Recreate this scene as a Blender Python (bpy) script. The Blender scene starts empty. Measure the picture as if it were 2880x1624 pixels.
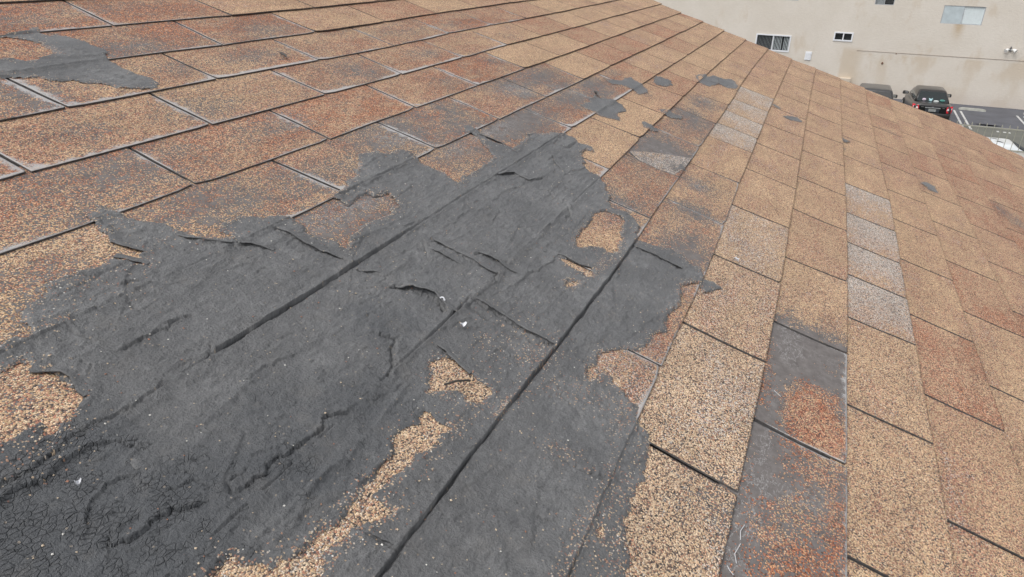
import bpy, bmesh, math, random
import numpy as np
from mathutils import Vector, Matrix

# ---------------------------------------------------------------- camera, sky, sun, exposure
scene = bpy.context.scene
COL = scene.collection
CAM_H = 7.2                                    # metres above the car park
cam_data = bpy.data.cameras.new('camera')
cam_data.sensor_width = 36.0
cam_data.lens = 25.0
cam_data.clip_start = 0.02
cam_data.clip_end = 2000.0
cam = bpy.data.objects.new('camera', cam_data)
COL.objects.link(cam)
CX = Vector((0.92350244, 0.38286082, 0.02368192))
CY = Vector((-0.18429844, 0.38870897, 0.90273995))
CZ = Vector((0.33641839, -0.83804709, 0.42953434))
cam.matrix_world = Matrix(((CX.x, CY.x, CZ.x, 0.0), (CX.y, CY.y, CZ.y, 0.0), (CX.z, CY.z, CZ.z, CAM_H), (0, 0, 0, 1)))
scene.camera = cam

SUN_EL, SUN_AZ = math.radians(62), math.radians(215)      # overcast: weak broad sun, high, from behind the camera
world = bpy.data.worlds.new('World')
scene.world = world
world.use_nodes = True
wn = world.node_tree
wn.nodes.clear()
w_out = wn.nodes.new('ShaderNodeOutputWorld')
w_bg = wn.nodes.new('ShaderNodeBackground')
w_sky = wn.nodes.new('ShaderNodeTexSky')
w_sky.sky_type = 'NISHITA'
w_sky.sun_disc = False
w_sky.sun_elevation = SUN_EL
w_sky.sun_rotation = SUN_AZ
w_sky.air_density = 1.0
w_sky.dust_density = 4.0
w_hsv = wn.nodes.new('ShaderNodeHueSaturation')
w_hsv.inputs['Saturation'].default_value = 0.22          # grey overcast sky
wn.links.new(w_sky.outputs[0], w_hsv.inputs['Color'])
wn.links.new(w_hsv.outputs[0], w_bg.inputs[0])
wn.links.new(w_bg.outputs[0], w_out.inputs[0])
w_bg.inputs[1].default_value = 0.15
sun_data = bpy.data.lights.new('sun', 'SUN')
sun_data.energy = 1.2
sun_data.angle = math.radians(40)
sun_data.color = (1.0, 0.975, 0.94)
sun = bpy.data.objects.new('sun', sun_data)
COL.objects.link(sun)
sun.rotation_euler = (math.pi / 2 - SUN_EL, 0, math.pi - SUN_AZ)
vs = scene.view_settings
vs.view_transform = 'Standard'
vs.look = 'None'
vs.gamma = 1.0
vs.use_curve_mapping = False
vs.exposure = 0.35

random.seed(7)
rng = np.random.default_rng(11)
# ---- survey of the roof: butt lines, slots, tar outlines, cracks, worn spots (u along the course in m, r in courses)
DEV={1:[(0.89,0.032),(0.96,0.037),(1.12,0.056),(1.29,0.082),(1.46,0.094),(1.78,0.094),(1.92,0.089),(2.25,0.084)],2:[(0.78,0.064),(0.96,0.035),(1.12,0.048),(1.27,0.081),(1.44,0.09),(1.61,0.097),(1.71,0.105),(1.94,0.075),(2.27,0.026),(2.63,0.004),(3.28,0.003)],3:[(0.68,0.007),(0.77,0.02),(0.95,0.029),(1.11,0.021),(1.28,0.019),(1.44,0.036),(1.52,0.047),(1.77,0.056),(1.93,0.052),(2.1,0.011),(2.45,-0.008),(2.78,0.009),(2.96,0.009),(3.83,-0.028),(4.26,-0.071)],4:[(0.58,-0.003),(0.78,0.015),(0.94,0.017),(1.1,0.018),(1.27,0.018),(1.33,0.021),(1.59,0.024),(1.94,0.009),(2.27,-0.013),(2.97,-0.023),(3.26,-0.038),(4.73,-0.078)],5:[(0.47,-0.029),(0.56,-0.026),(0.63,-0.035),(0.74,-0.03),(0.94,-0.01),(1.09,-0.005),(1.42,-0.018),(1.75,-0.023),(2.09,-0.024),(2.42,-0.028),(2.77,-0.036),(3.09,-0.062),(4.72,-0.088)],6:[(0.8,-0.032),(0.9,-0.03),(1.17,-0.019),(1.26,-0.017),(1.58,-0.018),(1.91,-0.016),(2.26,-0.017),(2.92,-0.025),(3.27,-0.024),(4.0,-0.025),(4.74,-0.05)],7:[(0.51,-0.087),(0.63,-0.088),(0.75,-0.096),(0.86,-0.092),(0.92,-0.086),(1.15,-0.078),(1.42,-0.068),(1.75,-0.06),(1.97,-0.05),(2.4,-0.049),(2.62,-0.035),(3.26,-0.024),(4.7,-0.053)],8:[(0.78,0.039),(0.92,0.046),(1.58,0.033),(1.92,0.001),(2.02,-0.018),(2.25,-0.021),(2.58,-0.042),(2.92,-0.072),(3.62,-0.077),(4.65,-0.06)],9:[(0.38,-0.018),(0.5,-0.009),(0.6,-0.001),(0.66,0.005),(0.72,0.013),(0.82,0.037),(1.1,0.07),(1.28,0.071),(1.43,0.052),(1.62,0.045),(1.92,0.037),(2.1,0.018),(2.28,0.009),(2.56,0.006),(2.96,-0.024),(3.19,-0.076),(3.86,-0.102),(4.64,-0.075)],10:[(0.49,0.014),(0.61,0.011),(0.75,0.024),(0.86,0.034),(1.01,0.038),(1.07,0.055),(1.26,0.077),(1.38,0.081),(1.56,0.059),(1.83,0.029),(1.89,0.014),(2.05,0.015),(2.24,0.007),(2.65,-0.013),(2.9,-0.027),(3.17,-0.03),(3.97,-0.028),(4.65,-0.025)],11:[(0.58,-0.012),(0.65,0.002),(0.84,0.027),(0.97,0.045),(1.19,0.061),(1.39,0.073),(1.55,0.067),(1.73,0.058),(2.05,0.052),(2.25,0.042),(2.63,0.024),(3.1,-0.004),(3.77,-0.016),(4.66,-0.008)],12:[(0.68,-0.038),(1.12,-0.006),(1.41,0.032),(1.76,0.065),(2.28,0.082),(2.38,0.067),(3.03,0.034),(3.74,0.02),(4.63,0.029)],13:[(0.84,-0.086),(0.95,-0.072),(1.12,-0.057),(1.25,-0.044),(1.39,-0.032),(1.59,-0.018),(1.83,0.006),(2.09,0.043),(2.45,0.065),(2.53,0.047),(3.25,0.015),(3.83,0.011),(4.55,0.043)],14:[(1.38,-0.081),(1.54,-0.08),(1.88,-0.057),(2.22,-0.031),(2.54,-0.034),(2.87,-0.039),(3.23,-0.017),(3.75,0.013)],15:[(2.04,-0.07),(2.37,-0.068),(3.04,-0.04),(3.77,0.012)]}
SLOTS={1:[(1.123,0.008),(1.459,-0.004)],2:[(0.958,-0.003),(1.274,0.006),(1.607,-0.002)],3:[(0.787,-0.004),(1.112,-0.001),(1.438,-0.002),(1.77,-0.007),(2.777,-0.004)],4:[(0.614,0.004),(0.944,0.002),(1.27,-0.0),(1.587,0.008),(1.938,-0.01),(2.268,-0.003),(2.967,-0.024)],5:[(0.765,0.007),(1.092,0.002),(1.421,0.002),(1.751,-0.002),(2.088,-0.003),(2.425,-0.008),(2.778,-0.031)],6:[(0.941,-0.01),(1.26,-0.003),(1.58,0.002),(1.91,0.002),(2.262,-0.016),(2.923,-0.003)],7:[(1.418,0.003),(1.748,-0.008)],8:[(1.915,-0.007)],10:[(1.562,0.006),(2.25,-0.009),(2.445,0.004),(2.671,-0.01),(2.913,-0.035),(3.21,-0.052)],11:[(0.722,0.01),(1.058,0.004),(1.387,-0.001),(1.73,-0.007),(2.072,-0.022),(2.407,-0.024),(3.769,-0.014)],12:[(0.889,0.004),(1.222,-0.003),(1.555,-0.01),(1.902,-0.015),(2.564,-0.019),(2.903,-0.011),(3.252,-0.027)],13:[(1.056,0.002),(1.39,-0.005),(1.613,-0.002),(1.831,-0.001),(2.081,-0.001),(2.744,-0.033),(3.078,-0.026),(3.451,-0.046),(3.789,-0.025)],14:[(0.882,0.004),(1.21,0.004),(1.543,0.004),(1.879,0.002),(2.215,0.003),(2.533,-0.005)],15:[(1.708,0.001),(2.035,0.004),(2.374,-0.018)]}
TAR={'main':[(0.373,5.877),(0.39,5.86),(0.399,5.929),(0.406,5.852),(0.41,5.765),(0.423,5.66),(0.436,5.611),(0.456,5.575),(0.464,5.475),(0.472,5.489),(0.49,5.476),(0.5,5.502),(0.522,5.521),(0.553,5.495),(0.559,5.608),(0.569,5.755),(0.569,5.662),(0.578,5.585),(0.591,5.592),(0.581,5.47),(0.573,5.305),(0.586,5.169),(0.587,5.063),(0.587,4.997),(0.589,4.883),(0.61,4.844),(0.625,4.76),(0.63,4.812),(0.63,4.912),(0.635,4.968),(0.632,5.1),(0.643,5.197),(0.647,5.292),(0.657,5.384),(0.658,5.52),(0.661,5.624),(0.669,5.711),(0.697,5.832),(0.695,5.717),(0.711,5.648),(0.727,5.626),(0.748,5.666),(0.767,5.748),(0.797,5.848),(0.8,5.996),(0.807,6.112),(0.795,6.243),(0.794,6.364),(0.798,6.543),(0.798,6.636),(0.799,6.676),(0.829,6.583),(0.858,6.542),(0.898,6.546),(0.941,6.568),(0.984,6.508),(0.999,6.295),(0.984,6.266),(0.972,6.246),(0.966,6.162),(0.935,6.161),(0.903,6.187),(0.911,6.012),(0.911,5.94),(0.937,5.918),(0.945,5.91),(0.987,5.836),(1.012,5.792),(1.019,5.663),(1.03,5.709),(1.058,5.625),(1.083,5.477),(1.109,5.519),(1.129,5.532),(1.133,5.679),(1.185,5.709),(1.192,5.827),(1.178,5.97),(1.17,6.088),(1.169,6.301),(1.176,6.46),(1.163,6.613),(1.165,6.687),(1.194,6.623),(1.226,6.676),(1.284,6.65),(1.311,6.669),(1.352,6.6),(1.38,6.37),(1.402,6.204),(1.417,6.033),(1.408,5.923),(1.432,5.802),(1.462,5.854),(1.453,5.981),(1.429,6.254),(1.43,6.462),(1.439,6.647),(1.493,6.649),(1.556,6.563),(1.587,6.596),(1.607,6.693),(1.652,6.8),(1.685,6.947),(1.687,7.125),(1.67,7.293),(1.681,7.473),(1.647,7.649),(1.637,7.472),(1.591,7.506),(1.552,7.668),(1.529,7.7),(1.512,7.808),(1.506,7.985),(1.494,8.081),(1.487,8.198),(1.447,8.271),(1.436,8.361),(1.372,8.472),(1.371,8.602),(1.386,8.721),(1.375,8.847),(1.348,8.978),(1.304,9.048),(1.277,9.088),(1.281,9.217),(1.297,9.387),(1.308,9.528),(1.305,9.72),(1.281,9.868),(1.28,10.022),(1.253,10.101),(1.251,10.243),(1.242,10.362),(1.219,10.259),(1.189,10.149),(1.218,10.042),(1.205,9.967),(1.183,9.907),(1.151,9.932),(1.111,9.961),(1.063,9.895),(1.024,9.905),(0.999,9.96),(0.971,9.8),(0.933,9.818),(0.903,9.722),(0.883,9.552),(0.854,9.465),(0.833,9.453),(0.805,9.444),(0.794,9.442),(0.789,9.482),(0.809,9.549),(0.824,9.557),(0.822,9.647),(0.81,9.7),(0.802,9.798),(0.791,9.847),(0.789,9.959),(0.781,10.0),(0.752,10.046),(0.753,10.103),(0.745,10.156),(0.734,10.212),(0.714,10.234),(0.699,10.246),(0.676,10.227),(0.664,10.259),(0.643,10.249),(0.623,10.239),(0.604,10.23),(0.583,10.237),(0.571,10.294),(0.554,10.326),(0.54,10.373),(0.522,10.378),(0.489,10.47),(0.358,9.724),(0.218,8.235),(0.144,7.448),(0.233,6.49),(0.329,5.822)],'second':[(0.806,1.689),(0.831,1.705),(0.854,1.796),(0.891,1.75),(0.919,1.724),(0.919,1.504),(0.932,1.35),(0.917,1.233),(0.902,1.14),(0.884,1.086),(0.872,1.065),(0.878,1.01),(0.892,1.011),(0.966,0.881),(0.978,0.899),(0.964,1.041),(0.984,1.145),(0.996,1.282),(1.01,1.447),(1.014,1.597),(1.019,1.746),(1.002,1.944),(0.985,2.089),(0.991,2.192),(0.986,2.36),(0.989,2.544),(0.993,2.688),(0.997,2.876),(0.969,3.015),(0.933,2.956),(0.919,2.874),(0.907,2.757),(0.883,2.61),(0.868,2.609),(0.863,2.477),(0.839,2.412),(0.826,2.258),(0.804,2.203),(0.787,2.119),(0.773,2.123),(0.76,2.088)],'s1':[(2.405,6.076),(2.397,6.299),(2.463,6.55),(2.507,6.499),(2.556,6.622),(2.518,6.941),(2.483,7.177),(2.437,7.29),(2.362,7.152),(2.383,6.978),(2.392,6.724),(2.352,6.497)],'s2':[(1.973,6.574),(2.064,6.574),(2.149,6.538),(2.131,6.703),(2.166,6.879),(2.167,7.098),(2.121,7.311),(2.046,7.276),(1.983,7.402),(1.959,7.19),(1.958,6.99),(1.952,6.772)],'s3':[(2.663,6.981),(2.759,7.049),(2.767,7.34),(2.699,7.515),(2.627,7.405),(2.608,7.182)],'s4':[(2.978,7.792),(3.071,7.736),(3.156,7.798),(3.122,7.964),(3.205,8.122),(3.205,8.375),(3.271,8.649),(3.204,8.878),(3.097,8.93),(3.049,8.653),(3.06,8.441),(2.939,8.254),(2.936,8.061),(2.954,7.921)],'s5':[(2.282,7.747),(2.33,7.898),(2.316,8.08),(2.321,8.318),(2.289,8.362),(2.256,8.106),(2.262,7.906)],'s6':[(2.041,7.73),(2.087,7.856),(2.07,8.033),(2.065,8.217),(2.041,8.197),(2.022,7.997),(2.019,7.856)],'s7':[(2.953,10.317),(3.025,10.552),(3.052,10.734),(2.987,10.926),(2.956,10.73),(2.934,10.477)],'s8':[(3.106,9.966),(3.137,10.108),(3.096,10.267),(3.062,10.225),(3.075,10.062)],'s9':[(3.02,12.025),(3.01,12.21),(2.955,12.223),(2.944,12.095),(2.959,12.023)],'s10':[(2.871,12.03),(2.844,12.095),(2.785,12.033)],'s11':[(2.837,14.028),(2.874,14.275),(2.855,14.428),(2.807,14.488),(2.776,14.462),(2.744,14.273),(2.772,14.131)],'s13':[(1.812,8.798),(1.855,8.919),(1.821,9.07),(1.769,8.963),(1.771,8.858)]}
HOLES=[[(0.283,8.257),(0.296,8.212),(0.31,8.206),(0.313,8.171),(0.32,8.194),(0.322,8.267),(0.319,8.34),(0.327,8.382),(0.332,8.419),(0.328,8.459),(0.339,8.468),(0.352,8.49),(0.367,8.52),(0.385,8.533),(0.403,8.58),(0.415,8.587),(0.426,8.552),(0.441,8.538),(0.457,8.537),(0.474,8.557),(0.484,8.561),(0.499,8.573),(0.509,8.563),(0.518,8.5),(0.532,8.474),(0.548,8.478),(0.563,8.49),(0.585,8.499),(0.579,8.596),(0.576,8.719),(0.556,8.732),(0.539,8.693),(0.523,8.664),(0.511,8.68),(0.493,8.664),(0.476,8.662),(0.465,8.609),(0.449,8.575),(0.442,8.585),(0.442,8.679),(0.444,8.766),(0.442,8.798),(0.434,8.792),(0.421,8.745),(0.411,8.7),(0.401,8.657),(0.389,8.651),(0.382,8.649),(0.367,8.629),(0.361,8.668),(0.35,8.679),(0.344,8.687),(0.323,8.725)],[(0.668,8.238),(0.683,8.274),(0.687,8.354),(0.682,8.441),(0.678,8.536),(0.675,8.639),(0.674,8.683),(0.672,8.767),(0.658,8.802),(0.641,8.809),(0.633,8.723),(0.644,8.67),(0.644,8.578),(0.632,8.483),(0.615,8.405),(0.625,8.365),(0.637,8.308)],[(1.066,8.479),(1.075,8.564),(1.072,8.695),(1.085,8.842),(1.059,8.866),(1.046,8.826),(1.057,8.783),(1.053,8.688),(1.053,8.583)],[(0.997,8.705),(1.009,8.743),(1.017,8.825),(1.003,8.808),(0.99,8.741)],[(0.315,6.084),(0.343,6.092),(0.361,6.113),(0.372,6.151),(0.365,6.236),(0.371,6.301),(0.377,6.367),(0.378,6.469),(0.377,6.523),(0.373,6.657),(0.36,6.669),(0.351,6.709),(0.343,6.738),(0.338,6.715),(0.33,6.787),(0.322,6.761),(0.328,6.682),(0.326,6.632),(0.316,6.621),(0.307,6.634),(0.299,6.639),(0.292,6.615),(0.267,6.562)],[(0.561,10.067),(0.566,10.098),(0.557,10.124),(0.546,10.12),(0.55,10.08)],[(1.313,8.38),(1.34,8.496),(1.351,8.641),(1.335,8.777),(1.278,8.827),(1.226,8.913),(1.186,8.972),(1.172,8.852),(1.182,8.755),(1.165,8.642),(1.141,8.567),(1.139,8.479),(1.179,8.459),(1.234,8.427)]]
CRACKS=[(5,4,2.5,[(0.444,6.444),(0.465,6.48),(0.482,6.475),(0.496,6.474),(0.512,6.467),(0.529,6.486)]),(4,4,2.5,[(0.436,5.982),(0.432,6.082),(0.431,6.144),(0.422,6.152),(0.411,6.129),(0.4,6.163),(0.39,6.184),(0.379,6.243)]),(2.5,3,1,[(0.431,6.144),(0.433,6.239)]),(3,3,1,[(0.728,7.179),(0.753,7.276),(0.777,7.245),(0.8,7.236)]),(9,6,5,[(0.772,7.391),(0.775,7.47),(0.787,7.528),(0.786,7.624),(0.79,7.683),(0.792,7.752),(0.787,7.849),(0.779,7.931),(0.77,7.987)]),(3,3,1,[(0.755,7.448),(0.741,7.433),(0.695,7.494),(0.659,7.573)]),(5,4,4,[(0.663,7.725),(0.671,7.856),(0.651,7.894),(0.639,7.959),(0.629,8.009),(0.603,8.056)]),(4,3,2.5,[(0.255,6.99),(0.266,6.99),(0.279,7.001),(0.294,7.0),(0.305,7.013),(0.316,7.012),(0.329,7.017),(0.34,7.03),(0.351,7.067),(0.355,7.145),(0.362,7.207)]),(4,4,2,[(0.254,6.915),(0.263,6.908),(0.281,6.905),(0.298,6.909),(0.313,6.906),(0.333,6.896),(0.351,6.904),(0.364,6.907),(0.378,6.919),(0.386,6.927),(0.399,6.919),(0.411,6.913),(0.422,6.918),(0.431,6.866)]),(4,3,2.5,[(0.275,7.452),(0.281,7.41),(0.291,7.348),(0.299,7.331),(0.31,7.322),(0.318,7.306),(0.321,7.315),(0.329,7.337)]),(6,5,4,[(0.281,7.588),(0.273,7.648),(0.281,7.691),(0.291,7.742),(0.3,7.721),(0.308,7.703),(0.315,7.709),(0.322,7.723),(0.329,7.786),(0.34,7.823)]),(7,5,4,[(0.379,7.873),(0.373,7.856),(0.369,7.917),(0.376,7.953),(0.389,7.948),(0.403,7.956),(0.423,7.949),(0.44,7.964),(0.46,7.979),(0.468,7.991),(0.485,8.008),(0.492,7.94),(0.501,7.936),(0.509,7.957),(0.519,8.01)]),(3,3,1.5,[(0.342,7.632),(0.349,7.645),(0.362,7.66),(0.364,7.777),(0.357,7.781)]),(3,2,1.5,[(0.375,7.855),(0.396,7.831),(0.409,7.832),(0.423,7.824),(0.433,7.869)]),(3,2.5,1.5,[(0.49,7.283),(0.501,7.255),(0.511,7.291),(0.539,7.312),(0.558,7.335)]),(2.5,2.5,1,[(0.503,6.079),(0.501,6.135),(0.503,6.198),(0.514,6.176)]),(2,2.5,1,[(0.402,6.368),(0.41,6.449),(0.396,6.481)]),(2.5,2.5,1,[(0.506,6.836),(0.496,6.917),(0.484,6.96)]),(4,3,2.5,[(0.762,6.009),(0.761,6.216),(0.76,6.397),(0.761,6.585),(0.767,6.786)]),(3,2.5,1,[(0.653,6.424),(0.672,6.436),(0.687,6.528)]),(3,3,1.5,[(0.949,7.676),(0.953,7.8),(0.951,7.925),(0.948,8.072),(0.952,8.211)]),(3.5,3,2,[(0.932,7.205),(0.929,7.391),(0.927,7.585),(0.924,7.749),(0.92,7.911),(0.92,8.042)]),(4,3,2.5,[(0.918,8.059),(0.9,8.078),(0.869,8.082),(0.839,8.06),(0.829,8.056)]),(8,6,4,[(0.829,8.056),(0.808,8.059),(0.782,8.048),(0.77,8.001)]),(5,5,3.5,[(0.83,8.066),(0.827,8.254),(0.826,8.409),(0.822,8.557),(0.82,8.684),(0.822,8.797),(0.822,8.928),(0.822,9.015)]),(9,3,-1.2,[(0.805,8.084),(0.805,8.268),(0.805,8.445),(0.805,8.625),(0.807,8.795),(0.819,9.008)]),(2.5,2.5,1,[(0.858,8.166),(0.88,8.239),(0.921,8.271),(0.95,8.349),(0.974,8.447)]),(2.5,2.5,1,[(0.988,7.186),(1.04,7.177),(1.087,7.181)]),(2.5,2.5,1,[(1.075,7.486),(1.107,7.495),(1.126,7.434)]),(4,3,2.5,[(1.277,8.308),(1.221,8.319),(1.164,8.304),(1.133,8.29)]),(3,2.5,1,[(0.986,8.751),(0.957,8.757),(0.939,8.771),(0.932,8.726)]),(4,3,2.5,[(1.243,9.09),(1.242,9.285),(1.24,9.516),(1.243,9.806)]),(2,2,1,[(0.74,8.544),(0.75,8.695),(0.756,8.872),(0.767,9.007)]),(2.5,2.5,1,[(0.701,8.12),(0.698,8.274)]),(2.5,2.5,1,[(0.517,8.02),(0.54,8.053),(0.56,8.121),(0.581,8.167),(0.6,8.174)]),(5,4,2.5,[(0.409,8.706),(0.407,8.799),(0.408,8.887),(0.407,8.968)]),(3,2.5,1,[(0.379,8.84),(0.388,8.847),(0.395,8.886)]),(2.5,2.5,1,[(0.628,10.011),(0.622,10.059),(0.615,10.084)]),(2.5,2.5,1,[(0.731,9.31),(0.72,9.496),(0.713,9.564)]),(2,2.5,1,[(0.532,9.652),(0.53,9.711),(0.535,9.773)]),(2,2,1,[(0.578,9.716),(0.578,9.773),(0.583,9.839)]),(5,4,2.5,[(0.744,10.054),(0.736,10.133),(0.735,10.223),(0.734,10.351),(0.728,10.516)]),(2,2.5,1,[(1.002,6.016),(1.061,6.001),(1.11,6.008),(1.135,5.985)]),(2.5,2.5,1.5,[(1.472,7.208),(1.516,7.208),(1.467,7.315),(1.44,7.5),(1.403,7.392)]),(4.5,3,3,[(1.422,6.883),(1.432,6.597),(1.432,6.316),(1.431,6.007)]),(2.5,2.5,1.2,[(0.955,1.073),(0.96,1.31),(0.958,1.557),(0.96,1.719),(0.956,1.889),(0.958,2.005),(0.994,2.018)]),(2,2.5,1.2,[(0.906,2.443),(0.935,2.517),(0.952,2.624),(0.978,2.735)]),(2.5,2.5,1.5,[(3.038,8.141),(3.051,8.369),(3.088,8.614),(3.149,8.926)]),(4,3,2.5,[(1.311,7.641),(1.286,7.791),(1.282,7.989),(1.258,8.13),(1.217,8.173)]),(4,3,2.5,[(1.459,7.334),(1.4,7.424),(1.352,7.357),(1.285,7.29)]),(4,3,2.5,[(1.645,6.946),(1.581,7.037),(1.591,7.236),(1.653,7.257)]),(4,3,2,[(1.27,6.954),(1.317,7.066),(1.314,7.332),(1.351,7.402)]),(4,3,2.5,[(0.946,7.689),(0.961,7.741),(0.955,7.913),(0.963,8.025)]),(4,3,2,[(0.905,7.227),(0.874,7.382),(0.845,7.434)]),(4,3,2,[(0.765,7.0),(0.778,7.132),(0.781,7.241)]),(4,3,2,[(0.5,5.502),(0.514,5.671),(0.518,5.839),(0.533,5.881)]),(4,3,2,[(0.645,5.541),(0.656,5.738),(0.677,5.912),(0.701,6.076),(0.711,6.273)]),(4,3,2.5,[(0.586,5.172),(0.571,5.307),(0.579,5.485),(0.589,5.607)]),(4,3,2,[(0.929,5.988),(0.97,5.994),(0.97,6.143),(0.929,6.17)]),(4,3,2,[(0.972,8.351),(1.028,8.403),(1.079,8.409)]),(4,3,2,[(0.915,8.96),(0.901,9.056),(0.888,9.057)]),(3,3,2,[(0.626,9.582),(0.623,9.731),(0.623,9.86),(0.632,10.026)])]
RIDGES=[(5,3,[(0.328,8.247),(0.35,8.247),(0.373,8.254),(0.401,8.255),(0.43,8.262),(0.468,8.259)]),(5,3,[(0.35,8.345),(0.368,8.341),(0.392,8.312),(0.417,8.262),(0.439,8.249),(0.463,8.287)]),(5,3,[(0.457,8.316),(0.486,8.29),(0.525,8.27),(0.563,8.247),(0.609,8.223)]),(5,2.5,[(0.34,7.25),(0.359,7.204)]),(6,3,[(0.45,7.328),(0.471,7.328),(0.491,7.314)]),(6,3,[(0.258,6.955),(0.272,6.953),(0.291,6.974),(0.31,6.991)]),(5,2.5,[(0.386,8.158),(0.407,8.169),(0.424,8.181)]),(5,2.5,[(0.285,7.566),(0.296,7.597),(0.308,7.617),(0.319,7.638)]),(6,2.5,[(0.794,7.261),(0.822,7.239),(0.85,7.215)]),(8,3,[(0.526,5.843),(0.533,5.933),(0.538,5.985),(0.541,6.057)]),(10,4,[(0.613,6.108),(0.638,6.1),(0.66,6.048),(0.672,5.943)]),(6,3,[(1.098,8.066),(1.161,8.046),(1.225,8.051),(1.273,8.032)]),(8,3,[(1.02,8.216),(1.071,8.215),(1.103,8.202)])]
WEAR=[(2.94,16.19,0.1,0.21,0.75),(2.85,16.46,0.1,0.21,0.75),(3.57,13.59,0.05,0.35,0.4),(3.67,15.51,0.06,0.28,0.4),(2.5,6.23,0.1,0.28,0.7),(2.2,6.55,0.12,0.35,0.8),(2.42,7.17,0.06,0.35,0.6),(1.08,1.77,0.1,0.21,0.9),(1.47,1.72,0.1,0.28,0.55),(1.29,2.55,0.1,0.24,0.8),(0.99,3.6,0.06,0.28,0.6),(0.96,0.57,0.1,0.28,0.5),(1.2,0.51,0.2,0.28,0.35),(0.75,3.53,0.04,0.21,0.6),(0.71,4.37,0.12,0.35,0.7),(0.72,4.52,0.05,0.28,0.7),(1.05,4.39,0.08,0.21,0.7),(0.95,5.54,0.15,0.35,0.8),(0.82,2.72,0.02,0.28,0.5),(0.77,2.57,0.05,0.35,0.9),(0.76,2.92,0.04,0.21,0.8),(1.08,2.54,0.05,0.21,0.6),(0.94,3.68,0.05,0.28,0.5),(0.98,1.86,0.05,0.21,0.6),(1.48,3.6,0.07,0.35,0.8),(1.83,3.56,0.08,0.21,0.7),(2.41,3.62,0.1,0.21,0.7),(2.25,2.65,0.2,0.21,0.4),(1.93,2.55,0.15,0.21,0.35),(1.68,4.63,0.05,0.28,0.6),(1.46,3.89,0.1,0.21,0.4),(2.07,5.38,0.16,0.42,0.95),(2.07,5.88,0.12,0.35,0.8),(1.89,5.32,0.12,0.42,0.85),(1.86,5.7,0.06,0.21,0.8),(1.63,6.25,0.22,0.49,0.95),(1.51,6.23,0.1,0.42,0.9),(2.02,6.31,0.14,0.35,0.9),(2.25,6.24,0.12,0.35,0.95),(1.5,5.28,0.05,0.35,0.75),(1.39,5.2,0.05,0.28,0.5),(1.43,5.76,0.1,0.42,0.7),(1.21,5.37,0.14,0.63,1.0),(1.22,5.61,0.09,0.42,0.9),(1.32,6.18,0.14,0.49,0.85),(1.23,6.18,0.1,0.35,0.6),(2.03,4.42,0.06,0.14,0.9),(1.26,6.53,0.12,0.42,0.5),(2.51,6.25,0.1,0.14,0.6),(1.9,8.43,0.12,0.56,1.1),(1.84,8.26,0.1,0.35,0.9),(2.63,8.43,0.12,0.42,0.95),(2.41,8.39,0.08,0.42,0.95),(2.66,8.68,0.06,0.35,0.7),(2.33,8.63,0.12,0.35,0.7),(1.89,9.0,0.1,0.35,1.0),(1.75,9.38,0.05,0.35,0.7),(1.56,9.55,0.05,0.35,0.9),(1.38,9.74,0.08,0.35,0.6),(1.33,9.74,0.05,0.42,1.0),(1.2,11.36,0.06,0.7,1.5),(1.2,11.62,0.07,0.98,1.5),(1.11,11.31,0.09,0.35,1.3),(1.1,11.63,0.05,0.7,1.3),(1.14,11.17,0.05,0.35,1.0),(1.15,11.87,0.06,0.35,1.2),(0.96,11.2,0.16,0.15,1.3),(0.85,11.21,0.12,0.35,1.3),(0.78,11.16,0.1,0.35,1.3),(0.7,11.08,0.25,0.17,1.3),(0.64,11.08,0.25,0.21,1.2),(0.63,11.26,0.1,0.35,0.7),(0.7,11.71,0.05,0.7,0.7),(0.74,11.53,0.05,0.7,0.6),(1.05,11.93,0.12,0.08,1.0),(0.87,11.61,0.02,0.35,0.8),(0.8,11.63,0.03,0.35,0.9),(0.86,11.92,0.05,0.08,0.9),(0.76,11.7,0.03,0.35,0.8),(0.71,11.59,0.03,0.21,0.7),(0.69,10.95,0.05,0.42,0.6),(0.74,5.19,0.1,0.35,0.75),(0.74,5.41,0.14,0.35,0.85),(0.69,5.5,0.1,0.14,0.8),(0.83,6.28,0.12,0.49,0.9),(0.91,6.34,0.12,0.56,0.95),(0.84,6.5,0.05,0.42,0.7),(0.46,5.58,0.09,0.35,0.95),(0.5,5.03,0.08,0.21,0.35),(0.59,4.79,0.05,0.14,0.7),(0.35,6.26,0.05,0.14,0.4),(0.34,6.39,0.03,0.14,0.55),(1.37,8.56,0.08,0.42,0.9),(1.35,8.85,0.05,0.35,0.9),(1.27,10.67,0.0001,0.0,0)]
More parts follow.
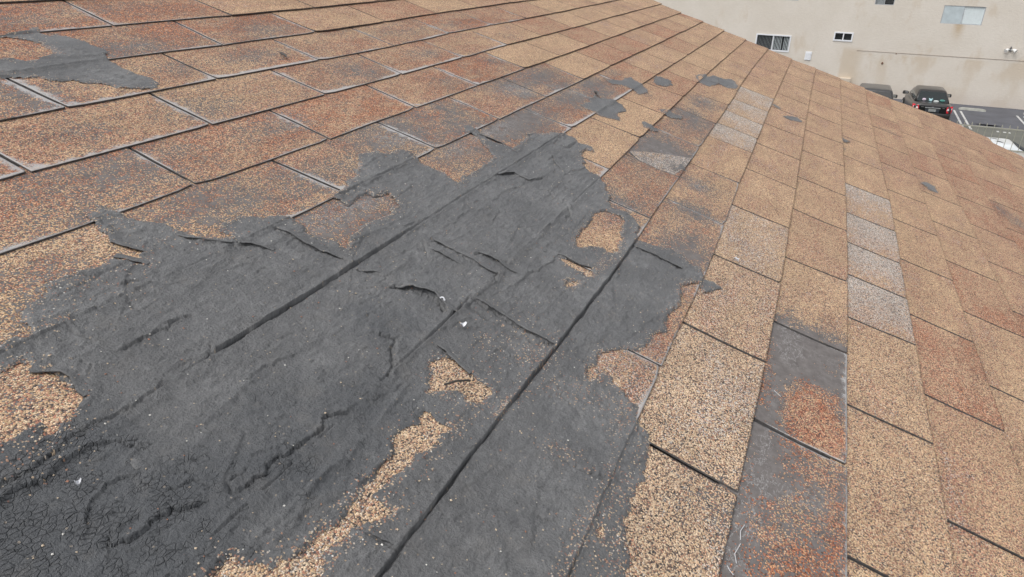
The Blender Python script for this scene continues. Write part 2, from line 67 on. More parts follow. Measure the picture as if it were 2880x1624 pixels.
WHITE=[(1.84,5.4,0.1,0.14,1),(1.87,5.73,0.09,0.1,1),(1.86,5.52,0.06,0.21,1),(2.04,5.8,0.05,0.14,0.9),(1.47,6.16,0.14,0.08,1),(1.53,6.21,0.14,0.14,0.8),(1.6,6.21,0.12,0.1,0.8),(2.07,4.58,0.012,0.35,1),(2.07,4.29,0.012,0.35,1),(1.21,5.44,0.05,0.28,0.9),(2.08,6.2,0.05,0.28,0.7),(1.75,4.9,0.03,0.14,0.7),(1.31,6.17,0.1,0.21,0.7),(2.68,8.48,0.06,0.14,0.8),(2.69,8.43,0.03,0.28,0.8),(1.89,8.65,0.02,0.42,0.9),(1.79,8.35,0.02,0.42,0.8),(1.09,1.69,0.05,0.08,0.8),(1.11,4.26,0.03,0.35,0.8),(1.07,4.41,0.02,0.35,0.7),(0.95,3.26,0.01,0.35,0.8),(0.95,11.24,0.1,0.06,0.8),(0.85,11.15,0.05,0.07,0.9),(0.77,11.11,0.05,0.1,1),(0.77,11.43,0.03,0.14,0.9),(0.76,11.6,0.02,0.21,0.7),(0.78,11.23,0.02,0.21,0.7),(0.69,11.11,0.06,0.14,1),(0.64,11.04,0.06,0.14,0.7),(0.61,11.09,0.05,0.08,0.9),(1.21,11.26,0.03,0.1,0.9),(1.2,11.36,0.02,0.21,0.8),(1.14,11.3,0.06,0.14,0.9),(1.17,11.62,0.015,0.56,0.8),(1.15,11.71,0.01,0.35,0.8),(1.11,11.76,0.02,0.35,0.5),(0.8,11.73,0.02,0.21,0.6),(1.18,9.99,0.06,0.42,0.5),(0.85,6.21,0.06,0.21,0.8),(0.94,6.28,0.06,0.14,0.8),(0.91,6.19,0.03,0.21,0.6),(1.74,9.41,0.05,0.21,0.8),(1.59,9.49,0.06,0.07,0.8),(0.94,9.8,0.08,0.35,0.7),(0.85,9.54,0.07,0.35,0.6)]
TORN=[(1.763, 8.049), (1.817, 8.292), (1.862, 8.59), (1.923, 9.03), (1.845, 9.027), (1.741, 8.953), (1.732, 8.691), (1.739, 8.299)]
ISLE=[(0.95,11.59,0.109,0.51,0.75),(0.93,11.83,0.043,0.2,0.35),(0.83,11.5,0.043,0.49,0.45),(0.86,11.68,0.029,0.29,0.35),(0.73,11.24,0.051,0.2,0.6),(0.73,11.38,0.043,0.34,0.5),(0.74,11.53,0.029,0.49,0.45),(0.78,11.89,0.043,0.2,0.6),(0.7,11.84,0.072,0.29,0.5),(0.67,11.28,0.072,0.29,0.5),(0.67,11.44,0.058,0.39,0.45),(0.62,11.23,0.043,0.29,0.5),(0.64,11.34,0.072,0.39,0.4),(0.73,11.76,0.043,0.29,0.4),(0.79,11.05,0.087,0.08,0.5),(0.73,11.05,0.058,0.08,0.5),(1.16,11.92,0.058,0.2,0.5),(1.08,11.09,0.072,0.1,0.6),(0.9,11.51,0.043,0.29,0.35)]
SPECK=[(0.79,8.46,0.06,0.21,0.1),(0.76,8.45,0.03,0.1,0.3),(0.79,8.66,0.06,0.14,0.16),(0.79,8.94,0.04,0.17,0.42),(0.78,9.06,0.03,0.08,0.35),(1.11,8.9,0.05,0.08,0.5),(0.75,8.95,0.02,0.14,0.2),(0.72,9.03,0.05,0.14,0.12),(0.65,9.97,0.02,0.04,0.45),(0.58,9.98,0.1,0.05,0.4),(0.51,9.99,0.09,0.07,0.45),(0.63,9.61,0.012,0.21,0.4),(0.75,9.91,0.06,0.1,0.3),(0.74,9.3,0.02,0.21,0.25),(0.76,9.57,0.02,0.35,0.25),(0.61,10.13,0.1,0.15,0.3),(0.54,10.29,0.09,0.21,0.38),(0.58,8.75,0.02,0.08,0.4),(0.64,8.74,0.04,0.14,0.35),(0.65,8.97,0.03,0.04,0.6),(0.51,8.76,0.03,0.07,0.16),(0.49,5.68,0.08,0.21,0.14),(0.42,5.9,0.03,0.04,0.3),(0.41,5.92,0.03,0.04,0.3),(0.62,5.08,0.05,0.14,0.25),(0.62,5.55,0.03,0.07,0.15),(0.32,6.84,0.02,0.14,0.25),(0.31,6.82,0.02,0.14,0.3),(0.29,6.85,0.03,0.21,0.1),(0.96,6.37,0.06,0.21,0.12),(1.15,8.97,0.02,0.14,0.3),(1.54,8.08,0.02,0.21,0.3)]
LIPS=[([(0.772,7.391),(0.775,7.47),(0.787,7.528),(0.786,7.624),(0.79,7.683),(0.792,7.752),(0.787,7.849),(0.779,7.931),(0.77,7.987)],5.5,16),([(0.83,8.066),(0.827,8.254),(0.826,8.409),(0.822,8.557),(0.82,8.684),(0.822,8.797),(0.822,8.928),(0.822,9.015)],4,14),([(0.762,6.009),(0.761,6.216),(0.76,6.397),(0.761,6.585),(0.767,6.786)],3.5,10),([(0.932,7.205),(0.929,7.391),(0.927,7.585),(0.924,7.749),(0.92,7.911),(0.92,8.042)],2.5,9),([(1.431,6.007),(1.432,6.316),(1.432,6.597),(1.422,6.883)],3,10),([(1.243,9.09),(1.242,9.285),(1.24,9.516),(1.241,9.778)],3,10),([(0.409,8.706),(0.407,8.799),(0.408,8.887),(0.407,8.968)],3,9),([(0.951,7.687),(0.955,7.794),(0.953,7.919),(0.95,8.066),(0.952,8.211)],3.5,12),([(0.586,5.183),(0.573,5.305),(0.58,5.478),(0.589,5.593)],4,12),([(0.553,5.495),(0.559,5.608),(0.569,5.755)],3.5,12),([(0.365,6.231),(0.372,6.296),(0.378,6.362),(0.378,6.469),(0.377,6.523),(0.373,6.652)],5,14),([(1.075,8.384),(1.075,8.564),(1.074,8.689),(1.085,8.842)],3.5,10),([(0.701,8.12),(0.697,8.22),(0.687,8.354),(0.682,8.441),(0.678,8.562)],3.5,12),([(0.342,7.262),(0.342,7.3),(0.341,7.355)],3,9),([(0.765,7.0),(0.778,7.132),(0.781,7.241),(0.797,7.248)],3,10),([(1.27,6.954),(1.317,7.066),(1.314,7.332),(1.351,7.402)],3,10),([(1.509,7.18),(1.467,7.315),(1.44,7.5)],3.5,12),([(0.645,5.541),(0.656,5.738),(0.677,5.912),(0.701,6.076),(0.711,6.273)],3,10),([(0.903,7.25),(0.897,7.511),(0.902,7.674)],3,10)]

# ---------------------------------------------------------------- helpers
def tag(o, label=None, cat=None, group=None, kind=None):
    for k, v in (('label', label), ('category', cat), ('group', group), ('kind', kind)):
        if v: o[k] = v
    return o

def empty(name, loc=(0, 0, 0), rz=0.0):
    o = bpy.data.objects.new(name, None)
    COL.objects.link(o)
    o.location = loc
    o.rotation_euler = (0, 0, rz)
    o.empty_display_size = 0.2
    return o

def link(name, me, parent=None):
    o = bpy.data.objects.new(name, me)
    COL.objects.link(o)
    if parent: o.parent = parent
    return o

def mesh_from(name, verts, faces, mats, parent=None, smooth=False, fmat=None):
    me = bpy.data.meshes.new(name)
    me.from_pydata([tuple(v) for v in verts], [], faces)
    for m in (mats if isinstance(mats, (list, tuple)) else [mats]): me.materials.append(m)
    if fmat is not None: me.polygons.foreach_set('material_index', fmat)
    if smooth: me.polygons.foreach_set('use_smooth', [True] * len(me.polygons))
    me.update()
    return link(name, me, parent)

class MB:
    """collects boxes, bars, lofts into one mesh"""
    def __init__(self): self.v = []; self.f = []
    def add(self, v, f):
        n = len(self.v); self.v += [tuple(p) for p in v]; self.f += [tuple(i + n for i in q) for q in f]; return self
    def box(self, x0, x1, y0, y1, z0, z1, bev=0.0):
        if bev <= 0:
            v = [(x, y, z) for z in (z0, z1) for y in (y0, y1) for x in (x0, x1)]
            return self.add(v, [(0, 2, 3, 1), (4, 5, 7, 6), (0, 1, 5, 4), (2, 6, 7, 3), (0, 4, 6, 2), (1, 3, 7, 5)])
        bm = bmesh.new()
        bmesh.ops.create_cube(bm, size=1.0)
        for q in bm.verts: q.co = ((x0 + x1) / 2 + q.co.x * (x1 - x0), (y0 + y1) / 2 + q.co.y * (y1 - y0), (z0 + z1) / 2 + q.co.z * (z1 - z0))
        bmesh.ops.bevel(bm, geom=bm.edges[:], offset=bev, segments=2, profile=0.6, affect='EDGES')
        bm.verts.index_update()
        self.add([q.co[:] for q in bm.verts], [[q.index for q in f.verts] for f in bm.faces]); bm.free(); return self
    def tube(self, a, b, r, n=8, r2=None):
        a, b = Vector(a), Vector(b); d = (b - a).normalized()
        s = d.orthogonal().normalized(); t = d.cross(s); r2 = r if r2 is None else r2
        v = [p + (s * math.cos(i * 2 * math.pi / n) + t * math.sin(i * 2 * math.pi / n)) * rr for p, rr in ((a, r), (b, r2)) for i in range(n)]
        f = [(i, (i + 1) % n, n + (i + 1) % n, n + i) for i in range(n)] + [tuple(range(n - 1, -1, -1)), tuple(range(n, 2 * n))]
        return self.add(v, f)
    def loft(self, rings, close=True, caps=True):
        n = len(rings[0]); v = [p for r in rings for p in r]; f = []
        for i in range(len(rings) - 1):
            for j in range(n if close else n - 1):
                f.append((i * n + j, i * n + (j + 1) % n, (i + 1) * n + (j + 1) % n, (i + 1) * n + j))
        if caps: f += [tuple(range(n - 1, -1, -1)), tuple(range((len(rings) - 1) * n, len(rings) * n))]
        return self.add(v, f)
    def ball(self, c, r, n=10, m=7):
        rx, ry, rz = (r, r, r) if not isinstance(r, (tuple, list)) else r
        rings = []
        for i in range(1, m):
            a = math.pi * i / m
            rings.append([(c[0] + rx * math.sin(a) * math.cos(2 * math.pi * j / n), c[1] + ry * math.sin(a) * math.sin(2 * math.pi * j / n), c[2] - rz * math.cos(a)) for j in range(n)])
        return self.loft(rings)
    def build(self, name, mat, parent=None, smooth=False):
        o = mesh_from(name, self.v, self.f, mat, parent, smooth)
        bm = bmesh.new(); bm.from_mesh(o.data); bmesh.ops.recalc_face_normals(bm, faces=bm.faces); bm.to_mesh(o.data); bm.free()
        return o

# ---- node helpers
class NT:
    def __init__(self, name):
        self.m = bpy.data.materials.new(name); self.m.use_nodes = True
        self.t = self.m.node_tree; self.t.nodes.clear()
        self.out = self.t.nodes.new('ShaderNodeOutputMaterial')
        self.b = self.t.nodes.new('ShaderNodeBsdfPrincipled')
        self.t.links.new(self.b.outputs[0], self.out.inputs[0])
    def n(self, kind, **kw):
        x = self.t.nodes.new('ShaderNode' + kind)
        for k, v in kw.items(): setattr(x, k, v)
        return x
    def l(self, a, b): self.t.links.new(a, b)
    def set(self, sock, v):
        if hasattr(v, 'is_linked') or hasattr(v, 'links'): self.l(v, sock)
        else: sock.default_value = v
    def math(self, op, a, b=0.5, c=None, clamp=False):
        x = self.n('Math', operation=op, use_clamp=clamp)
        self.set(x.inputs[0], a); self.set(x.inputs[1], b)
        if c is not None: self.set(x.inputs[2], c)
        return x.outputs[0]
    def mix(self, f, a, b, mode='MIX'):
        x = self.n('Mix', data_type='RGBA', blend_type=mode)
        self.set(x.inputs[0], f)
        for s, v in ((x.inputs[6], a), (x.inputs[7], b)):
            self.set(s, v if not isinstance(v, tuple) else (*v, 1.0) if len(v) == 3 else v)
        return x.outputs[2]
    def noise(self, vec, scale, detail=3.0, rough=0.55, dim='3D'):
        x = self.n('TexNoise', noise_dimensions=dim)
        x.inputs['Scale'].default_value = scale; x.inputs['Detail'].default_value = detail; x.inputs['Roughness'].default_value = rough
        self.l(vec, x.inputs['Vector']); return x
    def ramp(self, f, stops, interp='LINEAR'):
        x = self.n('ValToRGB'); r = x.color_ramp; r.interpolation = interp
        while len(r.elements) < len(stops): r.elements.new(1.0)
        for e, (p, c) in zip(r.elements, stops): e.position = p; e.color = (*c, 1.0) if len(c) == 3 else c
        self.set(x.inputs[0], f); return x.outputs[0]
    def maprange(self, v, a, b, c=0.0, d=1.0, smooth=True):
        x = self.n('MapRange', interpolation_type='SMOOTHSTEP' if smooth else 'LINEAR')
        self.set(x.inputs[0], v)
        for i, q in zip((1, 2, 3, 4), (a, b, c, d)): self.set(x.inputs[i], q)
        return x.outputs[0]
    def mapping(self, vec, scale=(1, 1, 1), loc=(0, 0, 0), rot=(0, 0, 0)):
        x = self.n('Mapping'); x.inputs['Scale'].default_value = scale; x.inputs['Location'].default_value = loc; x.inputs['Rotation'].default_value = rot
        self.l(vec, x.inputs['Vector']); return x.outputs[0]
    def bump(self, h, strength, dist, normal=None):
        x = self.n('Bump'); x.inputs['Strength'].default_value = strength; x.inputs['Distance'].default_value = dist
        self.l(h, x.inputs['Height'])
        if normal is not None: self.l(normal, x.inputs['Normal'])
        self.l(x.outputs[0], self.b.inputs['Normal']); return x.outputs[0]

def simple(name, col, rough=0.6, metal=0.0, vary=0.12, scale=8.0, spec=0.5, bump=0.0, bscale=60.0):
    t = NT(name)
    tc = t.n('TexCoord')
    nz = t.noise(tc.outputs['Object'], scale, 4.0)
    f = t.maprange(nz.outputs[0], 0.25, 0.75, 1.0 - vary, 1.0 + vary, False)
    m = t.n('Mix', data_type='RGBA', blend_type='MULTIPLY'); m.inputs[0].default_value = 1.0
    m.inputs[6].default_value = (*col, 1.0); t.l(f, m.inputs[7])
    t.l(m.outputs[2], t.b.inputs['Base Color'])
    t.b.inputs['Roughness'].default_value = rough; t.b.inputs['Metallic'].default_value = metal
    t.b.inputs['Specular IOR Level'].default_value = spec
    if bump: t.bump(t.noise(tc.outputs['Object'], bscale, 3.0).outputs[0], bump, 0.01)
    return t.m

# ---------------------------------------------------------------- materials
def mat_shingle():
    t = NT('shingle_granules')
    uv = t.n('UVMap', uv_map='UVMap').outputs[0]
    at = t.n('Attribute', attribute_name='look', attribute_type='GEOMETRY')
    sep = t.n('SeparateColor'); t.l(at.outputs['Color'], sep.inputs[0])
    red, grey, wear, white = sep.outputs[0], sep.outputs[1], sep.outputs[2], at.outputs['Alpha']
    pale = t.n('Attribute', attribute_name='pale', attribute_type='GEOMETRY').outputs['Fac']
    # granules: one cell each, about 2.3 mm
    wob = t.noise(uv, 340.0, 1.0)
    uvw = t.n('VectorMath', operation='MULTIPLY_ADD'); t.l(wob.outputs['Color'], uvw.inputs[0]); uvw.inputs[1].default_value = (0.0012,) * 3; t.l(uv, uvw.inputs[2])
    vo = t.n('TexVoronoi', voronoi_dimensions='2D', feature='F1'); vo.inputs['Scale'].default_value = 560.0; t.l(uvw.outputs[0], vo.inputs['Vector'])
    cs = t.n('SeparateColor'); t.l(vo.outputs['Color'], cs.inputs[0])
    r, g, bl = cs.outputs[0], cs.outputs[1], cs.outputs[2]
    tan = t.ramp(r, [(0.0, (0.56, 0.405, 0.255)), (0.36, (0.63, 0.485, 0.33)), (0.62, (0.47, 0.30, 0.205)), (0.80, (0.34, 0.205, 0.15)), (0.92, (0.16, 0.12, 0.105))], 'CONSTANT')
    rd = t.ramp(r, [(0.0, (0.43, 0.235, 0.165)), (0.28, (0.58, 0.41, 0.28)), (0.50, (0.33, 0.16, 0.115)), (0.74, (0.20, 0.11, 0.09)), (0.88, (0.10, 0.083, 0.083))], 'CONSTANT')
    gy = t.ramp(r, [(0.0, (0.58, 0.565, 0.535)), (0.38, (0.44, 0.41, 0.39)), (0.58, (0.56, 0.45, 0.37)), (0.76, (0.22, 0.19, 0.19)), (0.88, (0.11, 0.105, 0.11))], 'CONSTANT')
    pl = t.ramp(r, [(0.0, (0.66, 0.545, 0.405)), (0.34, (0.57, 0.43, 0.31)), (0.60, (0.38, 0.265, 0.19)), (0.74, (0.17, 0.135, 0.12)), (0.88, (0.07, 0.065, 0.065))], 'CONSTANT')
    # blends drift from granule to granule and in streaks along the shingle
    drift = t.noise(t.mapping(uv, (1.0, 2.4, 1.0)), 7.0, 4.0, 0.6)
    dr = t.math('MULTIPLY', t.maprange(drift.outputs[0], 0.32, 0.70, -0.24, 0.24, False), t.math('ADD', 1.0, t.math('MULTIPLY', t.math('MINIMUM', wear, 0.7), 1.6)))
    big = t.noise(t.mapping(uv, (1.0, 1.6, 1.0), (2.7, 0.4, 0)), 2.6, 3.0, 0.55); clump = t.noise(uv, 75.0, 4.0, 0.65)
    dr = t.math('ADD', dr, t.math('ADD', t.maprange(big.outputs[0], 0.32, 0.68, -0.16, 0.20, False), t.maprange(clump.outputs[0], 0.30, 0.70, -0.30, 0.30, False)))
    pr = t.maprange(t.math('ADD', t.math('ADD', red, dr), t.math('MULTIPLY', t.math('SUBTRACT', g, 0.5), 0.8)), 0.40, 0.60)
    pg = t.maprange(t.math('ADD', t.math('ADD', grey, t.math('MULTIPLY', dr, 0.8)), t.math('MULTIPLY', t.math('SUBTRACT', bl, 0.5), 0.7)), 0.42, 0.62)
    pp = t.maprange(t.math('ADD', pale, t.math('MULTIPLY', t.math('SUBTRACT', bl, 0.5), 0.6)), 0.42, 0.58)
    col = t.mix(pr, tan, rd); col = t.mix(pp, col, pl); col = t.mix(pg, col, gy)
    col = t.mix(1.0, col, t.ramp(g, [(0.0, (0.66,) * 3), (1.0, (1.32,) * 3)]), 'MULTIPLY')
    col = t.mix(t.maprange(t.math('ADD', red, t.math('MULTIPLY', dr, 0.7)), 0.52, 1.0, 0.0, 0.95), col, t.mix(1.0, col, (1.05, 0.77, 0.59), 'MULTIPLY'))
    col = t.mix(1.0, col, (0.985, 0.940, 0.915), 'MULTIPLY')
    tone = t.noise(t.mapping(uv, (1.0, 2.0, 1.0), (0.3, 5.1, 0)), 5.0, 4.0, 0.6)
    col = t.mix(1.0, col, t.ramp(tone.outputs[0], [(0.3, (0.87,) * 3), (0.7, (1.11,) * 3)]), 'MULTIPLY')
    # dark asphalt between granules
    gap = t.maprange(vo.outputs['Distance'], 0.46, 0.76)
    col = t.mix(t.math('MULTIPLY', gap, 0.88), col, (0.075, 0.066, 0.064))
    # lost granules
    n1 = t.noise(uv, 30.0, 6.0, 0.62); n2 = t.noise(uv, 110.0, 3.0, 0.6)
    nn = t.math('ADD', t.math('MULTIPLY', t.math('SUBTRACT', n1.outputs[0], 0.5), 2.6), t.math('MULTIPLY', t.math('SUBTRACT', n2.outputs[0], 0.5), 2.5))
    lost = t.math('ADD', t.math('SUBTRACT', t.math('MULTIPLY', wear, 1.75), 0.52), t.math('MULTIPLY', nn, t.math('ADD', 0.22, t.math('MINIMUM', wear, 0.7))))
    bare = t.math('GREATER_THAN', t.math('MULTIPLY', t.math('ADD', lost, t.math('MULTIPLY', t.math('SUBTRACT', bl, 0.5), 1.5)), 1.0), 0.55)
    asp = t.ramp(t.noise(uv, 55.0, 5.0, 0.65).outputs[0], [(0.3, (0.105, 0.096, 0.096)), (0.72, (0.175, 0.163, 0.162))])
    col = t.mix(bare, col, asp)
    # bleached glass fibre where the mat shows
    edge = t.n('Attribute', attribute_name='edge', attribute_type='GEOMETRY').outputs['Fac']
    f1 = t.noise(uv, 70.0, 6.0, 0.72); f2 = t.noise(uv, 420.0, 3.0, 0.7)
    ff = t.math('ADD', t.math('MULTIPLY', f1.outputs[0], 0.75), t.math('MULTIPLY', f2.outputs[0], 0.55))
    fe = t.maprange(t.math('SUBTRACT', t.math('ADD', ff, t.math('MULTIPLY', edge, 0.62)), 0.86), 0.0, 0.16)
    fe = t.math('MULTIPLY', fe, t.math('MINIMUM', t.math('MULTIPLY', edge, 2.5), 0.85))
    ln = t.noise(t.mapping(uv, (0.55, 1.0, 1.0), (0, 0, 0), (0, 0, 0.5)), 80.0, 7.0, 0.66); ln.inputs['Distortion'].default_value = 0.25
    fil = t.math('SUBTRACT', 1.0, t.maprange(t.math('ABSOLUTE', t.math('SUBTRACT', ln.outputs[0], 0.5)), 0.0, 0.022))
    fil = t.math('MULTIPLY', fil, t.maprange(t.math('ADD', t.math('MULTIPLY', white, 0.55), t.math('MULTIPLY', ff, 0.5)), 0.40, 0.72))
    mist = t.math('MULTIPLY', t.maprange(t.math('ADD', ff, t.math('MULTIPLY', white, 0.35)), 0.92, 1.12), 0.42)
    fw = t.math('MULTIPLY', t.math('MAXIMUM', t.math('MULTIPLY', t.math('MULTIPLY', fil, t.maprange(f2.outputs[0], 0.36, 0.54)), 0.80), mist), t.math('MINIMUM', t.math('MULTIPLY', white, 2.2), 1.0))
    fib = t.math('MAXIMUM', fe, fw)
    col = t.mix(fib, col, (0.40, 0.40, 0.41))
    col = t.mix(1.0, col, (1.0, 0.985, 0.95), 'MULTIPLY')
    t.l(col, t.b.inputs['Base Color'])
    t.b.inputs['Roughness'].default_value = 0.9; t.b.inputs['Specular IOR Level'].default_value = 0.22
    dome = t.math('SUBTRACT', 1.0, t.math('MINIMUM', vo.outputs['Distance'], 1.0))
    h = t.math('MULTIPLY', t.math('MULTIPLY', dome, t.math('ADD', 0.55, t.math('MULTIPLY', g, 0.7))), t.math('SUBTRACT', 1.0, t.math('MAXIMUM', bare, t.math('MULTIPLY', fib, 0.7))))
    h = t.math('ADD', h, t.math('MULTIPLY', t.noise(uv, 180.0, 4.0).outputs[0], 0.5))
    t.bump(h, 0.9, 0.0013)
    return t.m

def mat_tar():
    t = NT('roof_cement')
    uv = t.n('UVMap', uv_map='UVMap').outputs[0]
    crk = t.n('Attribute', attribute_name='crackle', attribute_type='GEOMETRY').outputs['Fac']
    a = t.noise(uv, 9.0, 5.0, 0.6); b = t.noise(uv, 60.0, 5.0, 0.65); c = t.noise(uv, 380.0, 4.0, 0.7)
    mixv = t.math('ADD', t.math('MULTIPLY', a.outputs[0], 0.5), t.math('MULTIPLY', b.outputs[0], 0.5))
    col = t.ramp(mixv, [(0.28, (0.076, 0.077, 0.079)), (0.50, (0.120, 0.121, 0.123)), (0.68, (0.190, 0.191, 0.191))])
    col = t.mix(0.6, col, t.ramp(c.outputs[0], [(0.28, (0.55,) * 3), (0.72, (1.45,) * 3)]), 'MULTIPLY')
    col = t.mix(t.math('MULTIPLY', t.maprange(crk, 0.15, 0.75), 0.75), col, (0.056, 0.061, 0.068))
    warm = t.maprange(t.noise(uv, 22.0, 4.0, 0.6).outputs[0], 0.52, 0.70, 0.0, 0.4)
    col = t.mix(warm, col, (0.140, 0.135, 0.130))
    # dusty grains stuck in the surface
    vg = t.n('TexVoronoi', voronoi_dimensions='2D', feature='F1'); vg.inputs['Scale'].default_value = 330.0; t.l(uv, vg.inputs['Vector'])
    gs = t.n('SeparateColor'); t.l(vg.outputs['Color'], gs.inputs[0])
    grain = t.math('MULTIPLY', t.math('GREATER_THAN', gs.outputs[0], 0.985), t.math('LESS_THAN', vg.outputs['Distance'], 0.36))
    col = t.mix(t.math('MULTIPLY', grain, 0.7), col, (0.30, 0.25, 0.20))
    t.l(col, t.b.inputs['Base Color'])
    t.l(t.maprange(b.outputs[0], 0.3, 0.7, 0.52, 0.72, False), t.b.inputs['Roughness'])
    t.b.inputs['Specular IOR Level'].default_value = 0.6
    # granules showing through where the cement is thin
    thin = t.n('Attribute', attribute_name='thin', attribute_type='GEOMETRY').outputs['Fac']
    vt = t.n('TexVoronoi', voronoi_dimensions='2D', feature='F1'); vt.inputs['Scale'].default_value = 520.0; t.l(uv, vt.inputs['Vector'])
    ts = t.n('SeparateColor'); t.l(vt.outputs['Color'], ts.inputs[0])
    tn = t.math('ADD', thin, t.math('MULTIPLY', t.math('SUBTRACT', t.noise(uv, 90.0, 4.0, 0.65).outputs[0], 0.5), t.math('MULTIPLY', thin, 3.2)))
    show = t.math('MULTIPLY', t.math('LESS_THAN', ts.outputs[1], tn), t.math('LESS_THAN', vt.outputs['Distance'], 0.55))
    gc = t.ramp(ts.outputs[0], [(0.0, (0.50, 0.37, 0.25)), (0.40, (0.42, 0.24, 0.16)), (0.65, (0.52, 0.45, 0.38)), (0.82, (0.25, 0.13, 0.10))], 'CONSTANT')
    col = t.mix(t.math('MULTIPLY', show, 0.9), col, gc); t.l(col, t.b.inputs['Base Color'])
    # relief: craquelure (edges of two voronoi nets, broken up), pores, trowel drag
    dist = t.noise(uv, 45.0, 4.0, 0.6)
    uvw = t.n('VectorMath', operation='MULTIPLY_ADD'); t.l(dist.outputs['Color'], uvw.inputs[0]); uvw.inputs[1].default_value = (0.008,) * 3; t.l(uv, uvw.inputs[2])
    v1 = t.n('TexVoronoi', voronoi_dimensions='2D', feature='DISTANCE_TO_EDGE'); v1.inputs['Scale'].default_value = 170.0
    t.l(t.mapping(uvw.outputs[0], (0.8, 1.25, 1.0)), v1.inputs['Vector'])
    v2 = t.n('TexVoronoi', voronoi_dimensions='2D', feature='DISTANCE_TO_EDGE'); v2.inputs['Scale'].default_value = 100.0
    t.l(t.mapping(uvw.outputs[0], (0.7, 1.4, 1.0), (3.1, 1.7, 0)), v2.inputs['Vector'])
    g1 = t.math('SUBTRACT', 1.0, t.maprange(v1.outputs['Distance'], 0.0, 0.14)); g2 = t.math('SUBTRACT', 1.0, t.maprange(v2.outputs['Distance'], 0.0, 0.055))
    m1 = t.maprange(t.math('ADD', t.noise(uv, 34.0, 3.0).outputs[0], t.math('MULTIPLY', t.math('SUBTRACT', crk, 0.55), 0.50)), 0.55, 0.68)
    m2 = t.math('MULTIPLY', crk, t.maprange(t.noise(uv, 28.0, 4.0, 0.65).outputs[0], 0.55, 0.64))
    h = t.math('SUBTRACT', 0.0, t.math('ADD', t.math('MULTIPLY', t.math('MULTIPLY', g1, m1), 1.0), t.math('MULTIPLY', t.math('MULTIPLY', g2, m2), 1.5)))
    h = t.math('ADD', h, t.math('MULTIPLY', show, 0.7)); h = t.math('ADD', h, t.math('MULTIPLY', c.outputs[0], 1.5)); h = t.math('ADD', h, t.math('MULTIPLY', b.outputs[0], 1.6))
    t.bump(h, 1.0, 0.0021)
    return t.m

M_SH = mat_shingle()
M_TAR = mat_tar()
M_EDGE = simple('asphalt_edge', (0.095, 0.088, 0.085), 0.9, vary=0.5, scale=160)
M_DECK = simple('asphalt_underlayer', (0.045, 0.042, 0.041), 0.95, vary=0.35, scale=120, bump=0.6, bscale=300)

# ---------------------------------------------------------------- the roof: frame of reference
E_ = 0.1429          # shingle exposure
TW = 0.3333          # tab width
TH = 0.0027          # shingle thickness
U_ = Vector((0, 1, 0)); D_ = Vector((0.954963573, 0, -0.296723058)); N_ = Vector((0.296723058, 0, 0.954963573))   # along course, down slope, normal
FOOT = Vector((0, 0, CAM_H)) - N_ * 0.5554091361
W0 = 1.3938

house = empty('house', (0, 0, 0))
tag(house, 'tan shingle roof with black tar smeared over cracked shingles in the foreground', 'house')

def RP(u, w, z=0.0):
    p = FOOT + U_ * float(u) + D_ * (float(w) - W0) + N_ * float(z)
    return p

def hash2(ix, iy, seed):
    n = (ix.astype(np.int64) * 374761393 + iy.astype(np.int64) * 668265263 + seed * 974711) & 0x7fffffff
    n = ((n ^ (n >> 13)) * 1274126177) & 0x7fffffff
    n = n ^ (n >> 16)
    return (n & 0xffff) / 65535.0

def vnoise(x, y, seed=0):
    ix = np.floor(x); iy = np.floor(y); fx = x - ix; fy = y - iy
    fx = fx * fx * fx * (fx * (fx * 6 - 15) + 10); fy = fy * fy * fy * (fy * (fy * 6 - 15) + 10)
    ix = ix.astype(np.int64); iy = iy.astype(np.int64)
    a = hash2(ix, iy, seed); b = hash2(ix + 1, iy, seed); c = hash2(ix, iy + 1, seed); d = hash2(ix + 1, iy + 1, seed)
    return (a * (1 - fx) + b * fx) * (1 - fy) + (c * (1 - fx) + d * fx) * fy - 0.5

def fbm(x, y, seed=0, oct=4, gain=0.5):
    s = 0; a = 1.0
    for i in range(oct):
        s = s + a * vnoise(x * 2 ** i + 17.3 * i, y * 2 ** i - 9.1 * i, seed + i); a *= gain
    return s

def und(u, w):           # slight waviness of the whole roof skin, metres
    return 0.0030 * vnoise(u * 3.1 + 5.0, w * 4.7 + 2.0, 91) + 0.0016 * vnoise(u * 8.0, w * 11.0, 92)

def course(r, u):        # position of butt line r, in row units, at u
    d = DEV.get(r)
    u = np.asarray(u, float)
    if d is None:
        k = 15 if r > 15 else 1
        q = DEV[k]; f = max(0.0, 1 - abs(r - k) / 4.0)
        base = r + f * np.interp(u, [a for a, _ in q], [b for _, b in q])
    else:
        base = r + np.interp(u, [a for a, _ in d], [b for _, b in d])
    return base

RAKE = [(-12, 5.0), (2.5, 4.86), (3.41, 4.80), (4.99, 4.735), (5.93, 4.74), (6.94, 4.708), (8.95, 4.675), (9.98, 4.655), (10.99, 4.675), (12.01, 4.65), (13.72, 4.625), (14.79, 4.68), (16.18, 4.72), (17.46, 4.655), (18.28, 4.503), (18.94, 4.364), (21, 4.2), (40, 4.2)]
def rake(r): return float(np.interp(r, [a for a, _ in RAKE], [b for _, b in RAKE]))

